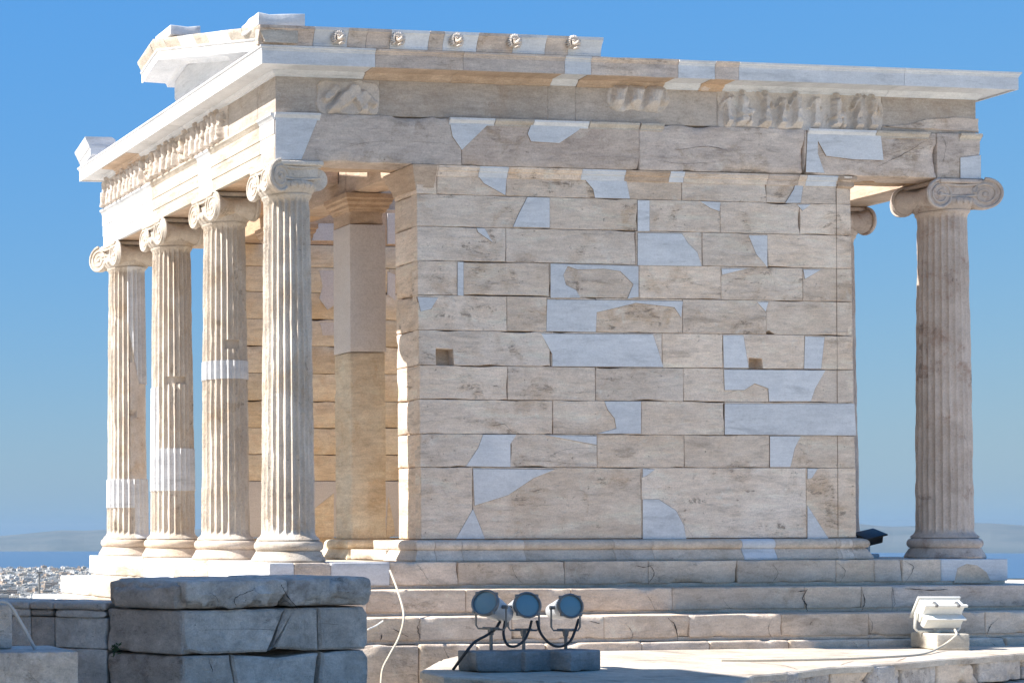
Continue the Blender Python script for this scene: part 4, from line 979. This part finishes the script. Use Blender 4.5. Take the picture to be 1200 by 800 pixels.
rock(mb,-.19,.19,-.145,-.061,.031,.052,rad=.006,amp=0,res=1,M=Mt)
hd=fin2(mb,'lamp_head',[M_white])
for s in (-.10,.11):
    mb=MB(); rock(mb,s-.012,s+.012,-.085,-.02,.150,.180,rad=.004,amp=0,res=1,M=Mt); fin2(mb,'clip',[M_rim],hd)
mb=MB(); 
for s in (-1,1):
    q0=Mt@Vector((s*.215,0,.04)); q1=Mz@Vector((cx_-.02+s*.215,.22,.20)); q2=Mz@Vector((cx_-.02+s*.19,.22,.175))
    tube(mb,[tuple(q0),tuple(q1),tuple(q2)],.012,8)
q1=Mz@Vector((cx_-.21,.22,.172));q2=Mz@Vector((cx_+.17,.22,.172)); tube(mb,[tuple(q1),tuple(q2)],.012,8)
tube(mb,[tuple(Mz@Vector((cx_-.02,.22,.19))),tuple(Mz@Vector((cx_-.02,.22,.15)))],.03,10)
fin2(mb,'bracket',[M_white])
# black floodlight on the platform behind the right wall corner
q=Vector(onY(1019,632,.35)); root2=empty('floodlight',(q.x,q.y,0.0),'small black floodlight on the platform behind the right wall corner','floodlight')
M_blk=plain('black_lamp_paint',(.012,.013,.015),.45)
Mt=Matrix.Translation((q.x,q.y,q.z))@Matrix.Rotation(R(-12),4,'Y')@Matrix.Rotation(R(20),4,'X')
mb=MB(); rock(mb,-.11,.11,-.07,.07,-.04,.055,rad=.015,amp=0,res=1,M=Mt); rock(mb,-.13,.13,-.1,.1,.056,.075,rad=.006,amp=0,res=1,M=Mt)
o=mb.build('lamp_head',[M_blk],root2); o.location=(-q.x,-q.y,0)
mb=MB(); tube(mb,[(q.x-.02,q.y,q.z-.03),(q.x-.02,q.y,.002)],.02,8); rock(mb,q.x-.09,q.x+.07,q.y-.06,q.y+.06,.002,.05,rad=.01,amp=0,res=1)
o=mb.build('stand',[M_lampg],root2); o.location=(-q.x,-q.y,0)

# ------------------------------------------------------------------ GROUND, CITY, SEA, HILLS
g,nt,b=NT('ground_rock')
tc=nt.nodes.new('ShaderNodeNewGeometry').outputs['Position']
n1_=noisen(nt,tc,.8,8,.65); n2_=noisen(nt,tc,.01,6,.6)
c=mixc(nt,ramp(nt,n1_,.35,.65),(.66,.60,.52),(.58,.52,.44)); nt.links.new(mixc(nt,math_(nt,'MULTIPLY',ramp(nt,n2_,.5,.62),.5),c,(.16,.18,.10)),b.inputs['Base Color']); b.inputs['Roughness'].default_value=.9
bpn=nt.nodes.new('ShaderNodeBump'); bpn.inputs['Distance'].default_value=.05; nt.links.new(n1_,bpn.inputs['Height']); nt.links.new(bpn.outputs[0],b.inputs['Normal'])
mb=MB()
rr=[0,3,6,9,12,14.5,17,21,26,40,80,200,500,1200,2500,3500,4500,5500,6250,6500,8000]; na=96
ctr=np.array([-1.,-6.])
def gz(x,y,r):
    near=-1.58
    lim=8.3 if y>-1 else 60
    # flat top of the rock, dropping away behind the temple (+Y, and to the left)
    d=max(0,y-7.5,-(x+14) if y>-14 else 0, x-13)
    if d<=0: return near
    return near-min(d*1.9,92)-min(60.,max(0,r-300)*.0165)
v=[]
for i,r in enumerate(rr):
    for k in range(na):
        a=2*math.pi*k/na; x=ctr[0]+r*math.cos(a);y=ctr[1]+r*math.sin(a); v.append((x,y,gz(x,y,r)+(random.uniform(-.03,.03) if 3<r<26 else 0)))
f=grid_faces(len(rr),na,cv=True,flip=True); mb.add(v,[q[::-1] for q in f],0)
o=mb.build('ground',[g],None); tag(o,kind='structure')
# sea
m,nt,b=NT('sea_water'); b.inputs['Base Color'].default_value=(.012,.06,.14,1); b.inputs['Roughness'].default_value=.35
tc=nt.nodes.new('ShaderNodeNewGeometry').outputs['Position']; nn=noisen(nt,tc,.02,5,.6); bpn=nt.nodes.new('ShaderNodeBump'); bpn.inputs['Distance'].default_value=3; bpn.inputs['Strength'].default_value=.6; nt.links.new(nn,bpn.inputs['Height']); nt.links.new(bpn.outputs[0],b.inputs['Normal'])
mb=MB(); th=np.linspace(0,2*math.pi,97)[:-1]; ZS=-150
v=[(r*math.cos(t),r*math.sin(t),ZS) for r in (6150,14500) for t in th]
mb.add(v,[q[::-1] for q in grid_faces(2,96,cv=True,flip=True)],0); o=mb.build('sea',[m],None,smooth=0); tag(o,kind='structure')
# hills across the water
m,nt,b=NT('hill_scrub'); tc=nt.nodes.new('ShaderNodeNewGeometry').outputs['Position']
nt.links.new(mixc(nt,ramp(nt,noisen(nt,tc,.002,6,.6),.4,.6),(.04,.065,.08),(.07,.09,.10)),b.inputs['Base Color']); b.inputs['Roughness'].default_value=1
mb=MB(); N=520; nr=7; v=[]
for i in range(N):
    az=-1.6+3.4*i/(N-1)   # from +Y towards +X
    # ridge height, above the water
    h=150+18*n1(az*9,2)+9*n1(az*40,5)
    px=PX+FX*math.tan(az-YAW) if abs(az-YAW)<1.4 else 9999
    h+=float(np.interp(px,[-50,0,45,75,95,120,300,600,1000,1010,1040,1090,1150,1200,1300],[-48,-42,-10,8,0,10,20,0,30,38,14,20,38,18,10])) - 9*n1(az*40,5)*.6
    for j in range(nr):
        t=j/(nr-1); r=12150+3200*t; z=ZS-3+h*math.sin(min(1,t*1.6)*math.pi/2)*(1 if t<.7 else 1-(t-.7)*2)+ (14*n1(az*60+j*3.3,9) if 0<j<4 else 0)
        v.append((r*math.sin(az),r*math.cos(az),z))
mb.add(v,grid_faces(N,nr,flip=True),0); o=mb.build('hills',[m],None,smooth=0); tag(o,kind='structure')
# city
cm=[plain('city_wall_%s'%n,c,.8) for n,c in (('white',(.60,.58,.55)),('cream',(.46,.41,.34)),('grey',(.30,.30,.30)),('ochre',(.36,.27,.20)))]
cw=plain('city_window_band',(.06,.07,.08),.4); cr_=plain('city_roof',(.36,.34,.31),.9)
def cityblock(w,d,h,mat,seed):
    rg=random.Random(seed); mb=MB()
    rock(mb,-w/2,w/2,-d/2,d/2,0,h,0,rad=.1,amp=0,res=1e4)
    nfl=max(2,int(h/3.2)); fh=h/nfl
    for k in range(nfl):
        z0=k*fh+fh*.32; z1=z0+fh*.42
        for s in (-1,1):
            nw=max(2,int(w/3.2))
            for i in range(nw):
                x0=-w/2+w*(i+.2)/nw; x1=-w/2+w*(i+.8)/nw
                if rg.random()<.9: box(mb,x0,x1,s*d/2-.05 if s>0 else -d/2-.05,s*d/2+.05,z0,z1,1)
            nw=max(2,int(d/3.2))
            for i in range(nw):
                y0=-d/2+d*(i+.2)/nw; y1=-d/2+d*(i+.8)/nw
                if rg.random()<.9: box(mb,s*w/2-.05,s*w/2+.05,y0,y1,z0,z1,1)
        if k: box(mb,-w/2+.5,w/2-.5,-d/2-1.1,-d/2-.06,k*fh-.1,k*fh+.9,0)
    rock(mb,-w/2-.05,w/2+.05,-d/2-.05,d/2+.05,h+.02,h+.7,2,rad=.1,amp=0,res=1e4)
    q=rg.uniform(-.2,.2)*w; rock(mb,q-2.2,q+2.2,-2,2,h+.72,h+3.4,0,rad=.1,amp=0,res=1e4)
    rock(mb,q+3,q+4.2,-1,1,h+.72,h+1.8,2,rad=.1,amp=0,res=1e4)
    return mb,[mat,cw,cr_]
protos=[]
rgc=random.Random(77)
for k in range(8):
    mb,ms=cityblock(rgc.uniform(13,22),rgc.uniform(12,18),rgc.uniform(12,23),cm[[0,1,0,2,0,3,1,0][k]],k)
    protos.append((mb,ms))
protob=None; pobj=[]
def gzc(x,y): r=math.hypot(x+1,y+6); return -1.58-92-min(60.,max(0,r-300)*.0165)
spots=[]
D=3250.
while D<6150:
    # columns of the street grid that the gap at the left can see, plus a margin each side
    for px in np.arange(-70,150,18/ (D/1940.)):
        w=px+rgc.uniform(-2,2); p=CAM+ray(w,650)*(D+rgc.uniform(-14,14)); spots.append((p[0],p[1],D))
    D+=34+ (D-3250)*.01
random.Random(5).shuffle(spots)
vis=[s for s in spots]
vis.sort(key=lambda s:(0 if -10<(PX+FX*((np.array([s[0],s[1],0])-CAM)@Rt)/((np.array([s[0],s[1],0])-CAM)@Fw))<106 else 1, s[2]))
G='apartment blocks of the city far below the temple'
Lb_=['tiny pale apartment block in the hazy city below the temple steps']
rest=MB()
for i,(x,y,D) in enumerate(vis):
    k=rgc.randrange(8); rot=rgc.choice((0,.15,-.2,.4,1.57,1.2))+rgc.uniform(-.1,.1); s=rgc.uniform(.8,1.25); hs=rgc.uniform(.7,1.25)
    if i<300:
        if len(pobj)<=k or True:
            ex=[o for (kk,o) in pobj if kk==k]
            if ex: o=ex[0].copy(); COL.objects.link(o)
            else:
                o=protos[k][0].build('apartment_building',protos[k][1],None,smooth=0); pobj.append((k,o)); tag(o,Lb_[0],'building',G)
        o.location=(x,y,gzc(x,y)-.5); o.rotation_euler=(0,0,rot); o.scale=(s,s,hs)
    else:
        w,d,h=rgc.uniform(13,22)*s,rgc.uniform(12,18)*s,rgc.uniform(12,22)*hs; M=Matrix.Translation((x,y,gzc(x,y)-.5))@Matrix.Rotation(rot,4,'Z')
        mt=rgc.randrange(4)
        box(rest,-w/2,w/2,-d/2,d/2,0,h,mt,M=M)
        for q in range(int(h/3.3)):
            box(rest,-w/2+1,w/2-1,-d/2-.1,d/2+.1,q*3.3+1.2,q*3.3+2.5,4,M=M)
        box(rest,-2,2,-2,2,h+.01,h+2.7,mt,M=M)
o=rest.build('city_buildings',cm+[cw],None,smooth=0); tag(o,'mass of distant city blocks fading towards the sea','city',kind='stuff')
# trees between the city blocks
tr=MB(); rgt=random.Random(9)
for D in np.arange(3280,6050,60):
    for px in np.arange(-20,130,9):
        if rgt.random()<.25: continue
        p=CAM+ray(px+rgt.uniform(-5,5),650)*(D+rgt.uniform(-25,25)); r=rgt.uniform(2.5,6); z=gzc(p[0],p[1])
        for q in range(3):
            rock(tr,p[0]-r+rgt.uniform(-2,2),p[0]+r,p[1]-r,p[1]+r+rgt.uniform(-2,2),z+1,z+rgt.uniform(5,12),0,rad=r*.6,amp=1.2,ns=.3,res=3,seed=q)
m=plain('far_foliage',(.05,.07,.035),1,0,0,.1); o=tr.build('city_trees',[m],None,smooth=0); tag(o,'dark dots of trees between the far city blocks','trees',kind='stuff')
# mast beyond the wall
mb=MB(); p=CAM+ray(46,696)*60; pt=CAM+ray(46,671)*60; tube(mb,[(p[0],p[1],p[2]-3),tuple(pt)],[.05,.035],8); rock(mb,pt[0]-.12,pt[0]+.12,pt[1]-.06,pt[1]+.06,pt[2]-.02,pt[2]+.06,rad=.02,amp=0,res=1)
o=mb.build('lamp_post',[M_rim],None); tag(o,'thin dark pole rising in front of the city left of the steps','pole')

# ------------------------------------------------------------------ building outside the left edge (throws the shade on the foreground)
wb=MB(); x0,x1,yA,yB=-10.,-5.6,-7.4,-2.06
for k in range(17):
    z0=-1.6+k*.5; 
    xs=np.linspace(x0,x1,6)+(.4 if k%2 else 0); xs[0]=x0; xs[-1]=x1
    for a,b in zip(xs[:-1],xs[1:]): rock(wb,a+.002,b-.002,yB-.6,yB,z0+.002,z0+.498,0,None,rad=.008,amp=.003,res=.4,seed=k)
    ysx=np.linspace(yA,yB-.6,9)+(.4 if k%2 else 0); ysx[0]=yA; ysx[-1]=yB-.6
    for a,b in zip(ysx[:-1],ysx[1:]): rock(wb,x1-.6,x1,a+.002,b-.002,z0+.002,z0+.498,0,None,rad=.008,amp=.003,res=.4,seed=k+3)
zt=-1.6+17*.5
rock(wb,x0,x1+.1,yA,yB+.0,zt,zt+.25,0,rad=.02,amp=.002,res=1)
o=wb.build('gateway_wing',[M_old],None); tag(o,'tall ashlar marble wing standing out of frame on the left','building')

# ------------------------------------------------------------------ haze
m=bpy.data.materials.new('haze_air'); m.use_nodes=True; nt=m.node_tree; nt.nodes.clear(); out=nt.nodes.new('ShaderNodeOutputMaterial'); pv=nt.nodes.new('ShaderNodeVolumePrincipled')
pv.inputs['Color'].default_value=(.34,.44,.54,1); pv.inputs['Density'].default_value=3.4e-5; pv.inputs['Anisotropy'].default_value=.2
nt.links.new(pv.outputs[0],out.inputs['Volume'])
mb=MB(); box(mb,-16500,16500,-16500,16500,-156,70); o=mb.build('haze',[m],None,smooth=0); tag(o,'thin blue sea haze over the bay','haze',kind='stuff')

# ------------------------------------------------------------------ light
EXPO=1.3
EL,AZ=R(46.5),R(8.)
sd=Vector((-math.cos(EL)*math.cos(AZ),math.cos(EL)*math.sin(AZ),math.sin(EL)))
sl_=bpy.data.lights.new('sun','SUN'); sl_.energy=4.5; sl_.angle=R(.53); sl_.color=(1,.955,.89)
so=bpy.data.objects.new('sun',sl_); COL.objects.link(so); so.rotation_euler=(-sd).to_track_quat('-Z','Y').to_euler(); so.location=(-20,2,20)
wd=bpy.data.worlds.new('World'); sc.world=wd; wd.use_nodes=True; nt=wd.node_tree
sky=nt.nodes.new('ShaderNodeTexSky'); sky.sky_type='NISHITA'; sky.sun_disc=False; sky.sun_elevation=EL; sky.sun_rotation=R(-82); sky.altitude=150; sky.air_density=1.0; sky.dust_density=1.; sky.ozone_density=1.
sp_=nt.nodes.new('ShaderNodeSeparateColor'); cb_=nt.nodes.new('ShaderNodeCombineColor'); nt.links.new(sky.outputs[0],sp_.inputs[0])
KS=1/(2**EXPO*.14)
for i,(k_,p_) in enumerate(((.066,1.),(.250,.4),(.735,.2))):   # film response of the photograph, per channel
    q=math_(nt,'MULTIPLY',math_(nt,'POWER',sp_.outputs[i],p_),k_*KS)
    if i==2: q=math_(nt,'DIVIDE',q,math_(nt,'ADD',math_(nt,'MULTIPLY',sp_.outputs[0],.125),1.))
    nt.links.new(q,cb_.inputs[i])
nt.links.new(cb_.outputs[0],nt.nodes['Background'].inputs[0]); nt.nodes['Background'].inputs[1].default_value=.14
# ------------------------------------------------------------------ camera
cd=bpy.data.cameras.new('camera'); cam=bpy.data.objects.new('camera',cd); COL.objects.link(cam); sc.camera=cam
cd.sensor_width=36; cd.lens=FX/1200*36; cd.shift_x=(600-PX)/1200; cd.shift_y=(PY-400)/1200; cd.clip_start=.1; cd.clip_end=60000
Mx=Matrix(((Rt[0],Up[0],-Fw[0],CAM[0]),(Rt[1],Up[1],-Fw[1],CAM[1]),(Rt[2],Up[2],-Fw[2],CAM[2]),(0,0,0,1))); cam.matrix_world=Mx
vs=sc.view_settings; vs.view_transform='Standard'; vs.look='None'; vs.exposure=EXPO; vs.gamma=1; vs.use_curve_mapping=False
sc.cycles.volume_step_rate=1; sc.cycles.max_bounces=10; sc.cycles.diffuse_bounces=6; sc.cycles.volume_bounces=1
sc.cycles.use_denoising=True
